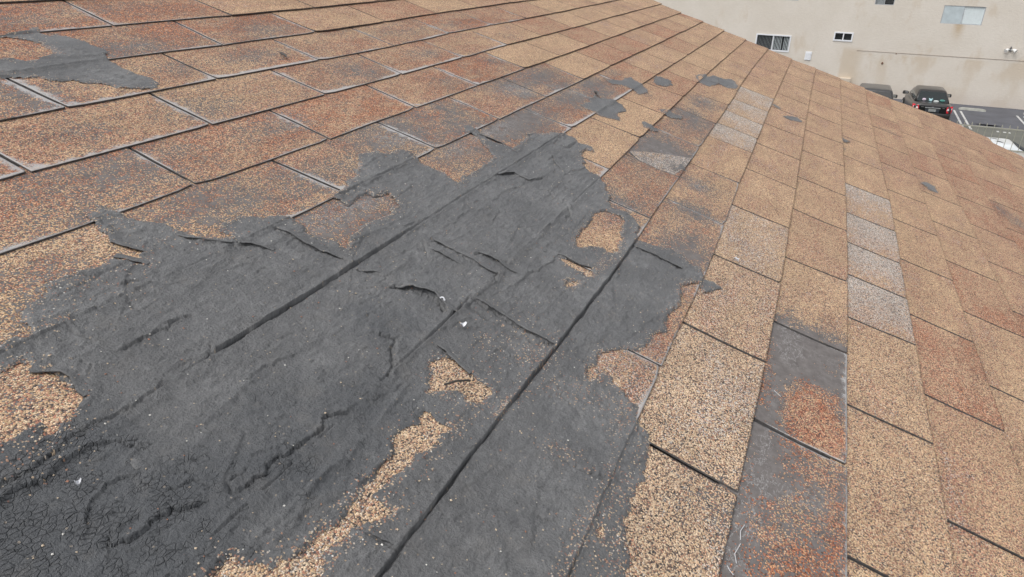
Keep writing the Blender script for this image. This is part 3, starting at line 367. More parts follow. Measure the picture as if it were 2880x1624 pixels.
def slots(r, umin, umax):
    off = 0.39 - 0.018 * r + (0.5 if r % 2 == 0 else 0.0)
    ks = [(k + off) * TW for k in range(int(umin / TW) - 2, int(umax / TW) + 3)]
    out = [[u, 0.0] for u in ks]
    for ub, d in SLOTS.get(r, []):
        best = min(out, key=lambda s: abs(s[0] - ub))
        if abs(best[0] - ub) < 0.055: best[0] = ub; best[1] = d if abs(d) < 0.012 else 0.0
        elif r in (10, 13): out = [s for s in out if abs(s[0] - ub) > 0.17 or any(abs(s[0] - q) < 1e-6 for q, _ in SLOTS[r])] + [[ub, 0.0]]
    return sorted(out)

def poly_sd(u, w, poly):
    """signed distance (positive inside) to a polygon given in metres"""
    d = np.full(u.shape, 1e9); ins = np.zeros(u.shape, bool)
    n = len(poly)
    for i in range(n):
        (x0, y0), (x1, y1) = poly[i], poly[(i + 1) % n]
        ex, ey = x1 - x0, y1 - y0; L2 = ex * ex + ey * ey + 1e-12
        t = np.clip(((u - x0) * ex + (w - y0) * ey) / L2, 0, 1)
        d = np.minimum(d, (u - x0 - t * ex) ** 2 + (w - y0 - t * ey) ** 2)
        c = ((y0 > w) != (y1 > w))
        if c.any():
            xi = x0 + (w - y0) * ex / (ey if abs(ey) > 1e-12 else 1e-12)
            ins ^= c & (u < xi)
    return np.sqrt(d) * np.where(ins, 1, -1)

MAIN_M = [(a, c * E_) for a, c in TAR['main']]
HOLES_M = [[(a, c * E_) for a, c in h] for h in HOLES]
def main_inside(u, w):
    """how deep inside the main tar patch a point lies (metres, negative outside or in a bare island)"""
    s = poly_sd(u, w, MAIN_M)
    for h in HOLES_M: s = np.minimum(s, -poly_sd(u, w, h))
    return s

def sst(x, a, b):
    t = np.clip((x - a) / (b - a), 0, 1); return t * t * (3 - 2 * t)

# looks: red, grey, wear, pale, edge white, slot width, lift
def look(r, uc):
    rd = random.random
    red, grey, wear, pale, white, sw, lift = 0.32 + 0.22 * (rd() - 0.5), 0.05, 0.10, 0.25, 0.0, 0.0035, 0.0006
    new_from = {0: 0.4, 1: 1.46, 2: 1.61, 3: 2.75, 4: 2.28, 5: 2.09, 6: 2.26, 7: 2.4, 8: 1.95, 9: 2.30}.get(r, 0.0 if r > 9 else 0.4)
    if r <= 0: new_from = 1.1
    if r <= 10 and uc < new_from:                    # old, worn tabs up the slope
        red = 0.57 + 0.26 * (rd() - 0.5); wear = 0.30 + 0.14 * (rd() - 0.5); white = 0.95; sw = 0.0056 if uc < 1.6 else 0.0042; pale = 0.18; lift = 0.0003
        if r >= 7: red += 0.03
    elif r <= 8: red = random.choice((0.10, 0.18, 0.30, 0.42, 0.56)); lift = 0.0012; sw = 0.0046; wear = 0.05
    if r == 6 and uc < 0.72: red, pale, wear = 0.20, 0.42, 0.16
    if r == 6 and 1.0 < uc < 1.25: red = 0.34
    if r == 7 and uc < 0.75: red = 0.66
    if r == 4 and 0.9 < uc < 1.25: red, wear = 0.34, 0.30
    if r == 5 and uc < 0.75: red, wear = 0.48, 0.34
    if r == 8 and 1.55 < uc < 1.95: red, wear, white, pale = 0.20, 0.16, 0.3, 0.3
    if r in (9, 10) and uc < 1.56: red, wear, white = 0.52, 0.34, 0.7
    if r in (8, 9) and uc < 1.0: red, pale, wear, grey, white, sw = 0.24, 0.60, 0.05, 0.14, 0.0, 0.0012
    if r == 9 and 1.0 < uc < 1.5: red, wear, pale = 0.30, 0.10, 0.35
    if r == 7 and uc < 0.45: red, pale, wear = 0.40, 0.45, 0.10
    if r == 9 and 1.55 < uc < 2.3: red, wear, white = 0.55, 0.40, 0.6
    if r == 10 and 1.55 < uc < 1.95: red, wear, white = 0.22, 0.26, 0.5
    if r == 10 and 1.95 < uc < 2.25: red, wear, white = 0.22, 0.20, 0.3
    if r == 10 and 2.22 < uc < 3.25: grey, red, wear, white, pale = 0.66 + 0.12 * (rd() - 0.5), 0.25, 0.10, 0.15, 0.45
    if r == 10 and uc < 0.9: grey, pale, red, wear = 0.35, 0.4, 0.5, 0.30
    if r == 11: pale, grey, red, sw = (0.66, 0.20, 0.30, 0.0075) if uc < 1.05 else (0.5, 0.34, 0.22, 0.006) if uc < 1.75 else (0.3, 0.05, 0.30, 0.005)
    if r == 11 and 1.06 < uc < 1.39: pale, red, grey = 0.55, 0.52, 0.25
    if r == 12: sw = 0.0058
    if r == 12 and uc < 1.22: red, wear, white, pale, grey, sw = 0.64, 0.50, 0.75, 0.05, 0.0, 0.0085
    if r == 12 and 1.22 < uc < 1.56: red, pale, wear = 0.22, 0.35, 0.14
    if r == 12 and 1.56 < uc < 1.92: red, pale = 0.40, 0.30
    if r == 13:
        sw = 0.0060
        if 1.39 < uc < 2.45: grey, red, pale = 0.68 + 0.2 * (rd() - 0.5), 0.48, 0.35
        elif uc < 1.39: red, pale = 0.20, 0.36
    if r >= 14:
        red = 0.16 + 0.46 * rd() * (1 if uc > 1.1 else 0.6); sw = 0.0058; pale = 0.22
        if r == 14 and 1.2 < uc < 1.6: red = 0.58
    if r >= 14 and uc < 1.0: red, pale = 0.40 + 0.2 * (rd() - 0.5), 0.30
    if r >= 16 and uc > 1.8: red = 0.46 + 0.24 * (rd() - 0.5)
    if 5 <= r <= 10 and uc < 1.75 or r in (1, 2) and uc < 1.1: lift = 0.0
    return red, grey, wear, pale, white, sw, lift

def painted(lst, u, r, r_own):
    s = np.zeros_like(u)
    for bu, br, au, ar, k in lst:
        if math.ceil(br - float(course(round(br), bu) - round(br))) != r_own: continue
        d2 = ((u - bu) / au) ** 2 + ((r - br) / ar) ** 2
        s = np.maximum(s, k * np.exp(-np.minimum(d2, 30.0) * 0.9))
    return s

def tab_geometry(r, uL, dL, uR, dR, lk):
    red, grey, wear, pale, white, sw, lift = lk
    n = max(4, int((uR - uL) / 0.028)); ins = 0.0030
    su = np.concatenate([[0.0], [ins / (uR - uL)], np.linspace(0, 1, n + 1)[1:-1], [1 - ins / (uR - uL)], [1.0]])
    tw = np.array([-0.16, 0.0, 0.16, 0.34, 0.52, 0.70, 0.86, 0.98, 1.0])      # 0 = butt above, 1 = own butt
    nu, nw = len(su), len(tw)
    S, T = np.meshgrid(su, tw)
    ub = uL + sw / 2 + S * (uR - uL - sw); ut = uL + dL + sw / 2 + S * (uR + dR - uL - dL - sw)
    Uu = ut + (ub - ut) * T
    up = course(r - 1, Uu); lo = course(r, Uu)
    Rr = up + (lo - up) * T
    jag = 0.0010 * vnoise(Uu * 130, Rr * 0 + r * 3.3, 31) * (T > 0.99)
    # fray the sides of the slot slightly
    side = ((S < 1e-6) | (S > 1 - 1e-6)) * 0.0011 * vnoise(Rr * 9 + uL * 50, Uu * 0 + r, 32)
    Uu = Uu + side
    Wm = Rr * E_ + jag
    crn = np.minimum(S, 1 - S) * (uR - uL)
    for sd_, cc in ((S < 0.5, random.random()), (S >= 0.5, random.random())):
        if cc > 0.55: Wm = Wm - sd_ * (T > 0.9) * (0.002 + 0.010 * (cc - 0.55)) * np.exp(-crn / 0.006)
    curl = lift * np.clip(T, 0, 1) ** 4 * (0.6 + 1.8 * (vnoise(Uu * 4.0, Rr * 0 + r * 7.7, 33) + 0.5))
    Z = TH * np.clip(T, -0.2, 1) + und(Uu, Wm) + curl + 0.5 * lift * vnoise(Uu * 40, Wm * 40, 34) * (T > 0.05)
    if 4 <= r <= 11 and uL < 1.75: Z = Z - 0.0055 * sst(main_inside(Uu, Wm), 0.022, 0.036)
    wr = wear + painted(WEAR, Uu, Rr, r) * (0.80 if r == 12 else 0.82 if r >= 6 and uL > 1.1 else 0.62)
    sedge = ((S < 1e-6) | (S > 1 - 1e-6)); sin = (np.abs(S - su[1]) < 1e-6) | (np.abs(S - su[-2]) < 1e-6)
    ed = white * np.maximum(1.15 * (T > 0.99) + 0.5 * ((T > 0.97) & (T < 0.99)), (1.15 * sedge + 0.45 * sin) * (T > 0.02))
    ed = ed * (0.30 + 1.4 * (vnoise(Uu * 9, Rr * 2.3, 36) + 0.5))
    if r == 12: ed = ed * 1.1
    wh = np.clip(painted(WHITE, Uu, Rr, r), 0, 1)
    gr_ = grey + (0.55 * (S - 0.45) if (grey > 0.4 and r in (10, 13)) else 0.0)
    if r == 12 and uL < 1.20: wr = wr - painted(ISLE, Uu, Rr, r)
    m = nu * nw
    top = np.stack([Uu.ravel(), Wm.ravel(), Z.ravel()], 1)
    # skirt: left side, butt, right side
    per = [i * nu for i in range(nw)] + [(nw - 1) * nu + j for j in range(1, nu)] + [i * nu + nu - 1 for i in range(nw - 2, -1, -1)]
    sk = top[per].copy(); sk[:, 2] -= TH * 0.98
    V = np.concatenate([top, sk], 0)
    F = []; fm = []
    for i in range(nw - 1):
        for j in range(nu - 1):
            a = i * nu + j; F.append((a, a + nu, a + nu + 1, a + 1)); fm.append(0)
    for k in range(len(per) - 1):
        F.append((per[k + 1], per[k], m + k, m + k + 1)); fm.append(1)
    L = np.zeros((len(V), 4)); L[:m, 0] = red; L[:m, 1] = np.broadcast_to(gr_, Uu.shape).ravel(); L[:m, 2] = np.clip(wr, 0, 2).ravel() ; L[:m, 3] = wh.ravel()
    L[m:] = L[np.array(per)]
    Pl = np.stack([np.full(len(V), pale), np.concatenate([ed.ravel(), ed.ravel()[np.array(per)]])], 1)
    return V, F, fm, L, Pl

def roof_mesh(name, V, F, fm, mats, L=None, Pl=None, parent=None, smooth=True, extra=None):
    me = bpy.data.meshes.new(name)
    P3 = np.array(FOOT)[None, :] + V[:, :1] * np.array(U_) + (V[:, 1:2] - W0) * np.array(D_) + V[:, 2:3] * np.array(N_)
    me.from_pydata(P3.tolist(), [], F)
    for mm in mats: me.materials.append(mm)
    me.polygons.foreach_set('material_index', np.array(fm, dtype=np.int32))
    if smooth: me.polygons.foreach_set('use_smooth', np.array([x == 0 for x in fm]))
    uvl = me.uv_layers.new(name='UVMap')
    li = np.empty(len(me.loops), dtype=np.int32); me.loops.foreach_get('vertex_index', li)
    uvl.data.foreach_set('uv', V[li][:, :2].astype(np.float32).ravel())
    if L is not None:
        a = me.attributes.new('look', 'FLOAT_COLOR', 'POINT'); a.data.foreach_set('color', L.astype(np.float32).ravel())
        a = me.attributes.new('pale', 'FLOAT', 'POINT'); a.data.foreach_set('value', np.ascontiguousarray(Pl[:, 0], dtype=np.float32))
        a = me.attributes.new('edge', 'FLOAT', 'POINT'); a.data.foreach_set('value', np.ascontiguousarray(Pl[:, 1], dtype=np.float32))
    if extra is not None:
        a = me.attributes.new('crackle', 'FLOAT', 'POINT'); a.data.foreach_set('value', extra.astype(np.float32))
    me.update()
    return link(name, me, parent)

# ---- collect tabs
def to_px(u, w):
    q = RP(u, w) - Vector((0, 0, CAM_H))
    d = -q.dot(CZ)
    if d < 0.02: return None
    return (1440 + 2000 * q.dot(CX) / d, 812 - 2000 * q.dot(CY) / d)

tabs = []
for r in range(-6, 30):
    s = slots(r, -2.4, 5.2)
    for (a, da), (b, db) in zip(s[:-1], s[1:]):
        if a < -2.3: continue
        rk = rake(r - 0.5)
        if a > rk - 0.03: continue
        if b > rk - 0.02: b, db = rk, (rake(r - 1.0) - rake(r)) * 0.5
        pts = [to_px(u, w) for u, w in ((a, (r - 1) * E_), (b, (r - 1) * E_), (b, r * E_), (a, r * E_))]
        vis = 0.0
        if all(p is not None for p in pts):
            xs = [min(max(p[0], 0), 2880) for p in pts]; ys = [min(max(p[1], 0), 1624) for p in pts]
            vis = abs(sum(xs[i] * ys[(i + 1) % 4] - xs[(i + 1) % 4] * ys[i] for i in range(4))) / 2
        tabs.append((vis, r, a, da, b, db))
tabs.sort(key=lambda t: -t[0])
big = [t for t in tabs[:298] if t[0] > 20]
rest = tabs[len(big):]
for vis, r, a, da, b, db in big:
    V, F, fm, L, Pl = tab_geometry(r, a, da, b, db, look(r, (a + b) / 2))
    roof_mesh('shingle', V, F, fm, [M_SH, M_EDGE], L, Pl, house)
VV, FF, MMt, LL, PP = [], [], [], [], []
nv = 0
for vis, r, a, da, b, db in rest:
    V, F, fm, L, Pl = tab_geometry(r, a, da, b, db, look(r, (a + b) / 2))
    VV.append(V); FF += [tuple(i + nv for i in f) for f in F]; MMt += fm; LL.append(L); PP.append(Pl); nv += len(V)
o = roof_mesh('outlying_shingles', np.concatenate(VV), FF, MMt, [M_SH, M_EDGE], np.concatenate(LL), np.concatenate(PP), house)
o['kind'] = 'stuff'
print('tabs', len(big), len(rest))

# ---- torn grey corner of a shingle, lifted along its crack
V, F, fm = [], [], []
fp = TORN
nt = len(fp) // 2
for k in range(nt):
    for j in range(4):
        a, c = fp[k], fp[-1 - k]; s = j / 3
        u = a[0] + (c[0] - a[0]) * s; rr = a[1] + (c[1] - a[1]) * s
        V.append((u, rr * E_, TH * (rr - 8.0) + float(und(np.array([u]), np.array([rr * E_]))[0]) + 0.0042 * (1 - s) ** 2 + 0.0009))
n0 = len(V); V += [(a, c, z - 0.0030) for a, c, z in V]
for k in range(nt - 1):
    for j in range(3):
        a = k * 4 + j; F.append((a, a + 1, a + 5, a + 4)); fm.append(0)
per = [k * 4 for k in range(nt)] + [(nt - 1) * 4 + j for j in (1, 2, 3)] + [k * 4 + 3 for k in range(nt - 2, -1, -1)] + [2, 1]
for a, c in zip(per, per[1:] + per[:1]): F.append((a, c, n0 + c, n0 + a)); fm.append(1)
V = np.array(V); LK = np.tile([0.2, 0.75, 0.45, 0.6], (len(V), 1))
o = roof_mesh('torn_flap', V, F, fm, [M_SH, M_EDGE], LK, np.tile([0.5, 0.2], (len(V), 1)), house, smooth=False)
o['label'] = 'lifted grey torn corner of a shingle'

# ---- layer below, seen through the slots (saw-tooth, one shingle down)
VV, FF = [], []; nv = 0
us = np.linspace(-2.4, 4.9, 150)
for r in range(-6, 30):
    up, lo = course(r - 1, us) * E_, course(r, us) * E_
    uu = np.minimum(us, np.minimum(rake(r - 0.5), rake(r)) - 0.012)
    for w, z in ((up, -TH), (lo, -0.0008)):
        VV.append(np.stack([uu, w, z + und(uu, w) - 0.0004 - (0.006 * sst(main_inside(uu, w), 0.0, 0.02) if 4 <= r <= 11 else 0.0)], 1))
    n = len(us)
    for j in range(n - 1): FF.append((nv + j, nv + n + j, nv + n + j + 1, nv + j + 1))
    nv += 2 * n
roof_mesh('underlayment', np.concatenate(VV), FF, [0] * len(FF), [M_DECK], parent=house, smooth=False)

# ---------------------------------------------------------------- tar (roof cement) as real relief
def lines_profile(u, w, pts, reach):
    """distance to a polyline, only near it, with the side it lies on"""
    best = np.full(u.shape, reach); side = np.zeros(u.shape)
    for (x0, y0), (x1, y1) in zip(pts[:-1], pts[1:]):
        m = (u > min(x0, x1) - reach) & (u < max(x0, x1) + reach) & (w > min(y0, y1) - reach) & (w < max(y0, y1) + reach)
        if not m.any(): continue
        um, wm = u[m], w[m]
        ex, ey = x1 - x0, y1 - y0; L2 = ex * ex + ey * ey + 1e-12
        t = np.clip(((um - x0) * ex + (wm - y0) * ey) / L2, 0, 1)
        dd = np.hypot(um - x0 - t * ex, wm - y0 - t * ey); sg = np.sign(ex * (wm - y0) - ey * (um - x0))
        b = best[m]; s = side[m]; k = dd < b
        b[k] = dd[k]; s[k] = sg[k]; best[m] = b; side[m] = s
    return best, side

def crack_strength(r, u):
    if r == 9: return np.ones_like(u)
    if r == 7: return np.interp(u, [0.47, 0.52, 0.86, 0.96, 1.15, 1.6], [0.0, 1.0, 1.0, 0.35, 0.32, 0.5])
    if r == 10: return np.full_like(u, 0.75)
    if r == 8: return np.interp(u, [0.55, 0.62, 0.78, 0.85, 1.2, 1.6], [0.0, 0.35, 0.6, 0.1, 0.05, 0.5])
    if r in (5, 6): return np.interp(u, [0.55, 0.62, 1.0], [0.15, 0.35, 0.4])
    if r == 1: return np.full_like(u, 0.9)
    if r == 2: return np.full_like(u, 0.6)
    return np.full_like(u, 0.7)

def base_under(u, w):
    """top of the shingles, steps softened where the tar bridges them; also groove mask"""
    Rw = w / E_
    z = np.zeros_like(u); groove = np.zeros_like(u); lip = np.zeros_like(u)
    for r in range(0, 16):
        lo = course(r, u); up = course(r - 1, u)
        m = (Rw > up) & (Rw <= lo)
        t = (Rw - up) / (lo - up)
        z = np.where(m, TH * t, z)
    z = z + und(u, w)
    for r in range(0, 16):
        dw = (Rw - course(r, u)) * E_
        wob = 0.0016 * fbm(u * 45, u * 0 + r * 9.1, 55, 3)
        dw = dw + wob
        cs = crack_strength(r, u)
        soft = 0.0012 + 0.020 * (1 - cs)
        z = z + np.where((dw > 0) & (dw < soft), TH * (1 - sst(dw / soft, 0, 1)), 0)
        gw = 0.0012 + 0.0021 * cs * np.interp(u, [0.3, 1.0], [0.55, 1.0]) * (1 + 0.7 * fbm(u * 30, u * 0 + r, 56, 3))
        groove = np.maximum(groove, np.where(cs > 0.2, cs * (sst(dw, -0.0006, 0.0003) * (1 - sst(dw, gw * 0.8, gw * 1.25))), 0))
        lip = np.maximum(lip, np.where(dw < 0, cs * np.exp(np.minimum(dw, 0) / 0.009), 0) * 0.0022)
        lip = lip + np.where(dw > 0, cs * np.exp(-dw / 0.010) * 0.0008, 0)
    return z, groove, lip

CRACKLE_ZONES = [(0.25, 7.1, 0.14, 0.95), (0.30, 7.8, 0.13, 0.75), (0.24, 6.9, 0.08, 0.7), (0.40, 8.25, 0.14, 0.55), (0.55, 8.2, 0.10, 0.6), (0.70, 7.7, 0.10, 0.55), (0.80, 7.6, 0.10, 0.5), (0.34, 8.6, 0.10, 0.4), (0.45, 7.4, 0.2, 0.35)]

def tar_patch(poly_r, holes_r, label, du, fine=1.0, thick=0.0022, pname='tar_patch', jit=1.0):
    poly = [(a, b * E_) for a, b in poly_r]
    holes = [[(a, b * E_) for a, b in h] for h in holes_r]
    x0, x1 = min(p[0] for p in poly) - 0.01, max(p[0] for p in poly) + 0.01
    y0, y1 = min(p[1] for p in poly) - 0.01, max(p[1] for p in poly) + 0.01
    ug = [x0]
    while ug[-1] < x1: ug.append(ug[-1] + du * max(1.0, min(2.4, 0.55 + ug[-1] * 1.1)) if fine >= 1 else ug[-1] + du)
    ug = np.array(ug); wg = np.arange(y0, y1, du * 1.15)
    Ug, Wg = np.meshgrid(ug, wg)
    ju = jit * 0.0075 * fbm(Ug * 48 / jit, Wg * 48 / jit, 61, 6, 0.62); jw = jit * 0.0075 * fbm(Ug * 48 / jit, Wg * 48 / jit, 71, 6, 0.62)
    sd = poly_sd(Ug + ju, Wg + jw, poly)
    for h in holes: sd = np.minimum(sd, -poly_sd(Ug + ju, Wg + jw, h))
    keep = sd > -0.0004
    z, groove, lip = base_under(Ug, Wg)
    zbase = z
    full = thick + 0.0026 * fbm(Ug * 7, Wg * 9, 81, 2) + 0.0012 * fbm(Ug * 34 + 3, Wg * 50, 85, 5, 0.6) + 0.0013 * fbm(Ug * 150, Wg * 190, 89, 3, 0.7)
    # trowel drag: streaks along the course
    full = full + 0.0009 * fbm(Ug * 14, Wg * 120, 95, 3)
    for wd, hh, pts in RIDGES:
        d, s = lines_profile(Ug + ju * 0.4, Wg + jw * 0.4, [(a, b * E_) for a, b in pts], wd * 0.003)
        full = full + hh * 0.0007 * np.exp(-(d / (wd * 0.0007)) ** 2)
    depth = np.zeros_like(full)
    for wd, dp, lf, pts in CRACKS:
        d, s = lines_profile(Ug + ju * 0.9, Wg + jw * 0.9, [(a, b * E_) for a, b in pts], 0.05)
        du_, dw_ = pts[-1][0] - pts[0][0], (pts[-1][1] - pts[0][1]) * E_
        across = abs(dw_) > abs(du_) * 0.7
        wv = wd * (0.00048 if across else 0.00026) * np.interp(Ug, [0.2, 0.7], [0.55, 1.0]) * (1 + 0.9 * fbm(Ug * 60, Wg * 60, 99, 2))
        depth = np.maximum(depth, dp * (0.0011 if across else 0.0006) * np.interp(Ug, [0.2, 0.6], [0.7, 1.0]) * (1 - sst(d, wv * 0.7, wv * 1.5)))
        full = full + lf * 0.0012 * (0.75 * np.exp(-d / 0.0045) + 0.28 * np.exp(-d / 0.02)) * (1 - sst(d, 0.03, 0.05)) * np.where(s >= 0, -0.12, 1.0)
    zone = np.zeros_like(full)
    for bu, br, rad, k in CRACKLE_ZONES: zone = np.maximum(zone, k * np.exp(-((Ug - bu) ** 2 + (Wg - br * E_) ** 2) / rad ** 2))
    zone = np.clip(zone + 0.35 * fbm(Ug * 9, Wg * 11, 105, 3), 0, 1)
    def window(uc, wc, rad):
        return slice(np.searchsorted(wg, wc - rad), np.searchsorted(wg, wc + rad)), slice(np.searchsorted(ug, uc - rad), np.searchsorted(ug, uc + rad))
    area = (x1 - x0) * (y1 - y0)
    # trowel strokes: thin layered plates, each ending in a small ledge down the slope
    st = np.random.default_rng(int(area * 1e5) % 9973)
    for k in range(int(area * 95) + 2):
        uc, wc = st.uniform(x0, x1), st.uniform(y0, y1); ang = st.normal(0.0, 0.28); Ln = st.uniform(0.06, 0.24); Wd = st.uniform(0.015, 0.06); hg = st.uniform(0.0005, 0.0019)
        s = window(uc, wc, Ln * 0.6 + Wd)
        if full[s].size == 0: continue
        uu, ww = Ug[s] - uc, Wg[s] - wc
        a_ = uu * math.cos(ang) + ww * math.sin(ang); b_ = -uu * math.sin(ang) + ww * math.cos(ang) + 0.010 * fbm(Ug[s] * 18 + k, Wg[s] * 18, 300 + k, 4, 0.6)
        ends = sst(a_, -Ln / 2, -Ln * 0.25) * (1 - sst(a_, Ln * 0.3, Ln / 2))
        full[s] += hg * ends * np.clip((b_ + Wd / 2) / Wd, 0, 1) * (1 - sst(b_, Wd / 2 - 0.0006, Wd / 2 + 0.0016))
    # short drying cracks, dense in the rough zones
    if fine >= 1:
        nd = int(area * 5200); made = 0
        while made < nd:
            made += 1
            uc, wc = st.uniform(max(x0, 0.17), x1), st.uniform(y0, y1)
            iu, iw = min(np.searchsorted(ug, uc), len(ug) - 1), min(np.searchsorted(wg, wc), len(wg) - 1)
            zz = zone[iw, iu]
            if st.random() > 0.26 + 1.0 * zz ** 1.5 or uc > 0.9 and st.random() < 0.5: continue
            right = sst(np.array(wc / E_), 8.6, 9.3)
            ang = st.normal(0.62 * (1 - right) + 1.25 * right, 0.35); Ln = st.uniform(0.003, 0.009) * (1.0 + 0.5 * (1 - zz)); wd = st.uniform(0.0003, 0.0007); dp = st.uniform(0.0007, 0.0018)
            s = window(uc, wc, Ln + 0.002)
            if full[s].size == 0: continue
            uu, ww = Ug[s] - uc, Wg[s] - wc
            a_ = uu * math.cos(ang) + ww * math.sin(ang); b_ = -uu * math.sin(ang) + ww * math.cos(ang)
            b_ = b_ + Ln * 0.35 * np.sin(a_ / Ln * st.uniform(1.5, 3.5) + st.uniform(0, 6)) * st.uniform(0.3, 1.0)
            pr = (1 - sst(np.abs(b_), wd * 0.5, wd * 1.9)) * (1 - sst(np.abs(a_), Ln * 0.75, Ln))
            depth[s] = np.maximum(depth[s], dp * pr)
            full[s] += 0.0005 * np.exp(-np.abs(b_) / 0.002) * (b_ < 0) * (1 - sst(np.abs(a_), Ln * 0.6, Ln))
    tt = np.maximum(full, 0.0010) + lip
    tt = tt * (0.22 + 0.78 * sst(sd, 0.0, 0.0065)) + 0.0008 * np.exp(-((sd - 0.006) / 0.004) ** 2)
    floor_ = 0.0003 - (0.0048 * sst(sd, 0.030, 0.050) if pname == 'tar_patch' and fine >= 1 and len(holes) else 0.0)
    tt = np.maximum(tt - depth, floor_)
    zt = z + tt
    zg = z + floor_ * 0.6
    zt = zt * (1 - groove) + np.minimum(zt, zg) * groove
    zsurf = z + np.maximum(full, 0.001)
    vid = np.full(Ug.shape, -1, dtype=np.int64)
    cellk = keep[:-1, :-1] & keep[1:, :-1] & keep[:-1, 1:] & keep[1:, 1:]
    used = np.zeros(Ug.shape, bool)
    used[:-1, :-1] |= cellk; used[1:, :-1] |= cellk; used[:-1, 1:] |= cellk; used[1:, 1:] |= cellk
    vid[used] = np.arange(used.sum())
    V = np.stack([Ug[used], Wg[used], zt[used]], 1)
    F = np.stack([vid[:-1, :-1][cellk], vid[1:, :-1][cellk], vid[1:, 1:][cellk], vid[:-1, 1:][cellk]], 1)
    me = bpy.data.meshes.new(pname)
    P3 = np.array(FOOT)[None, :] + V[:, :1] * np.array(U_) + (V[:, 1:2] - W0) * np.array(D_) + V[:, 2:3] * np.array(N_)
    me.vertices.add(len(V)); me.vertices.foreach_set('co', P3.astype(np.float32).ravel())
    nf = len(F)
    me.loops.add(nf * 4); me.loops.foreach_set('vertex_index', F.astype(np.int32).ravel())
    me.polygons.add(nf); me.polygons.foreach_set('loop_start', np.arange(0, nf * 4, 4, dtype=np.int32))
    me.polygons.foreach_set('use_smooth', np.ones(nf, bool))
    me.materials.append(M_TAR)
    uvl = me.uv_layers.new(name='UVMap'); uvl.data.foreach_set('uv', V[F.ravel()][:, :2].astype(np.float32).ravel())
    a = me.attributes.new('crackle', 'FLOAT', 'POINT'); a.data.foreach_set('value', zone[used].astype(np.float32))
    me.update(calc_edges=True)
    ob = link(pname, me, house)
    if label: ob['label'] = label
    th_ = 0.62 * np.exp(-np.maximum(sd, 0) / (0.0055 if fine >= 1 else 0.0065)) * (0.7 + 1.2 * fbm(Ug * 14, Wg * 14, 131, 3))
    for bu, br, au, ar, k in SPECK: th_ = np.maximum(th_, 0.68 * k * np.exp(-((Ug - bu) / au) ** 2 - ((Wg - br * E_) / (ar * E_)) ** 2))
    a = me.attributes.new('thin', 'FLOAT', 'POINT'); a.data.foreach_set('value', np.clip(th_, 0, 1)[used].astype(np.float32))
    return Ug, Wg, zt, sd, used, zsurf

main_grid = tar_patch(TAR['main'], HOLES, 'large ragged black tar patch with cracked surface', 0.00125, thick=0.0026)
print('main tar verts', int(main_grid[4].sum()))
tar_patch(TAR['second'], [], 'black tar patch at the left edge of the roof', 0.0022, thick=0.0014, jit=1.6)
for k in ('s1', 's2', 's3', 's4', 's5', 's6', 's7', 's8', 's9', 's10', 's11', 's13'):
    tar_patch(TAR[k], [], None, 0.0026, fine=0.95, thick=0.0010, jit=2.0)

# ---- curled lips of cement along the tears: thin sheets that stand clear of the gap below
def torn_edge(pts, lift, back, seed):
    Ug, Wg, zt, sd, used, zsurf = main_grid
    ug, wg = Ug[0], Wg[:, 0]
    P = [np.array((a, c * E_)) for a, c in pts]
    Q = []
    for p, q in zip(P[:-1], P[1:]):
        m = max(2, int(np.linalg.norm(q - p) / 0.0035))
        Q += [p + (q - p) * k / m for k in range(m)]
    Q.append(P[-1]); Q = np.array(Q); n = len(Q)
    s_ = np.arange(n)
    jit = 0.0030 * fbm(s_ * 0.23 + seed, s_ * 0.0 + seed, 400 + seed, 4, 0.65)
    T_ = np.gradient(Q, axis=0); T_ /= np.linalg.norm(T_, axis=1)[:, None] + 1e-9
    Nn = np.stack([T_[:, 1], -T_[:, 0]], 1)
    env = np.clip(np.minimum(s_, n - 1 - s_) / 5.0, 0, 1)
    lf = lift * env * (0.75 + 0.9 * fbm(s_ * 0.11, s_ * 0.0 + 3 * seed, 500 + seed, 3))
    lf = np.maximum(lf, 0.0004)
    def surf(xy):
        iu = np.clip(np.searchsorted(ug, xy[:, 0]), 0, len(ug) - 1); iw = np.clip(np.searchsorted(wg, xy[:, 1]), 0, len(wg) - 1)
        return zsurf[iw, iu]
    prof = ((1.0, -0.0012, 0.0), (0.72, 0.10, 0.0), (0.45, 0.45, 0.0), (0.18, 0.85, 0.0), (0.0, 1.0, 0.0), (-0.03, 0.93, -0.0012), (0.18, 0.72, -0.0014), (0.50, 0.28, -0.0016))
    V = []
    z0 = surf(Q + Nn * (back * 0.8)); k9 = np.ones(9) / 9; z0 = np.convolve(np.pad(z0, 4, mode='edge'), k9, 'valid')
    for bk, hh, dz in prof:
        xy = Q + Nn * (back * bk + jit * (1 - max(bk, 0)))[:, None]
        V.append(np.stack([xy[:, 0], xy[:, 1], z0 + (lf * hh if hh > 0 else hh) + dz], 1))
    V = np.concatenate(V); m = len(prof); F = []
    for a in range(m - 1):
        for k in range(n - 1): F.append((a * n + k, a * n + k + 1, (a + 1) * n + k + 1, (a + 1) * n + k))
    me_o = roof_mesh('torn_edge', V, F, [0] * len(F), [M_TAR], parent=house, extra=np.full(len(V), 0.1))
    return me_o
for k, (pts, lf, bk) in enumerate(LIPS): torn_edge(pts, lf * 0.001, bk * 0.001, k)

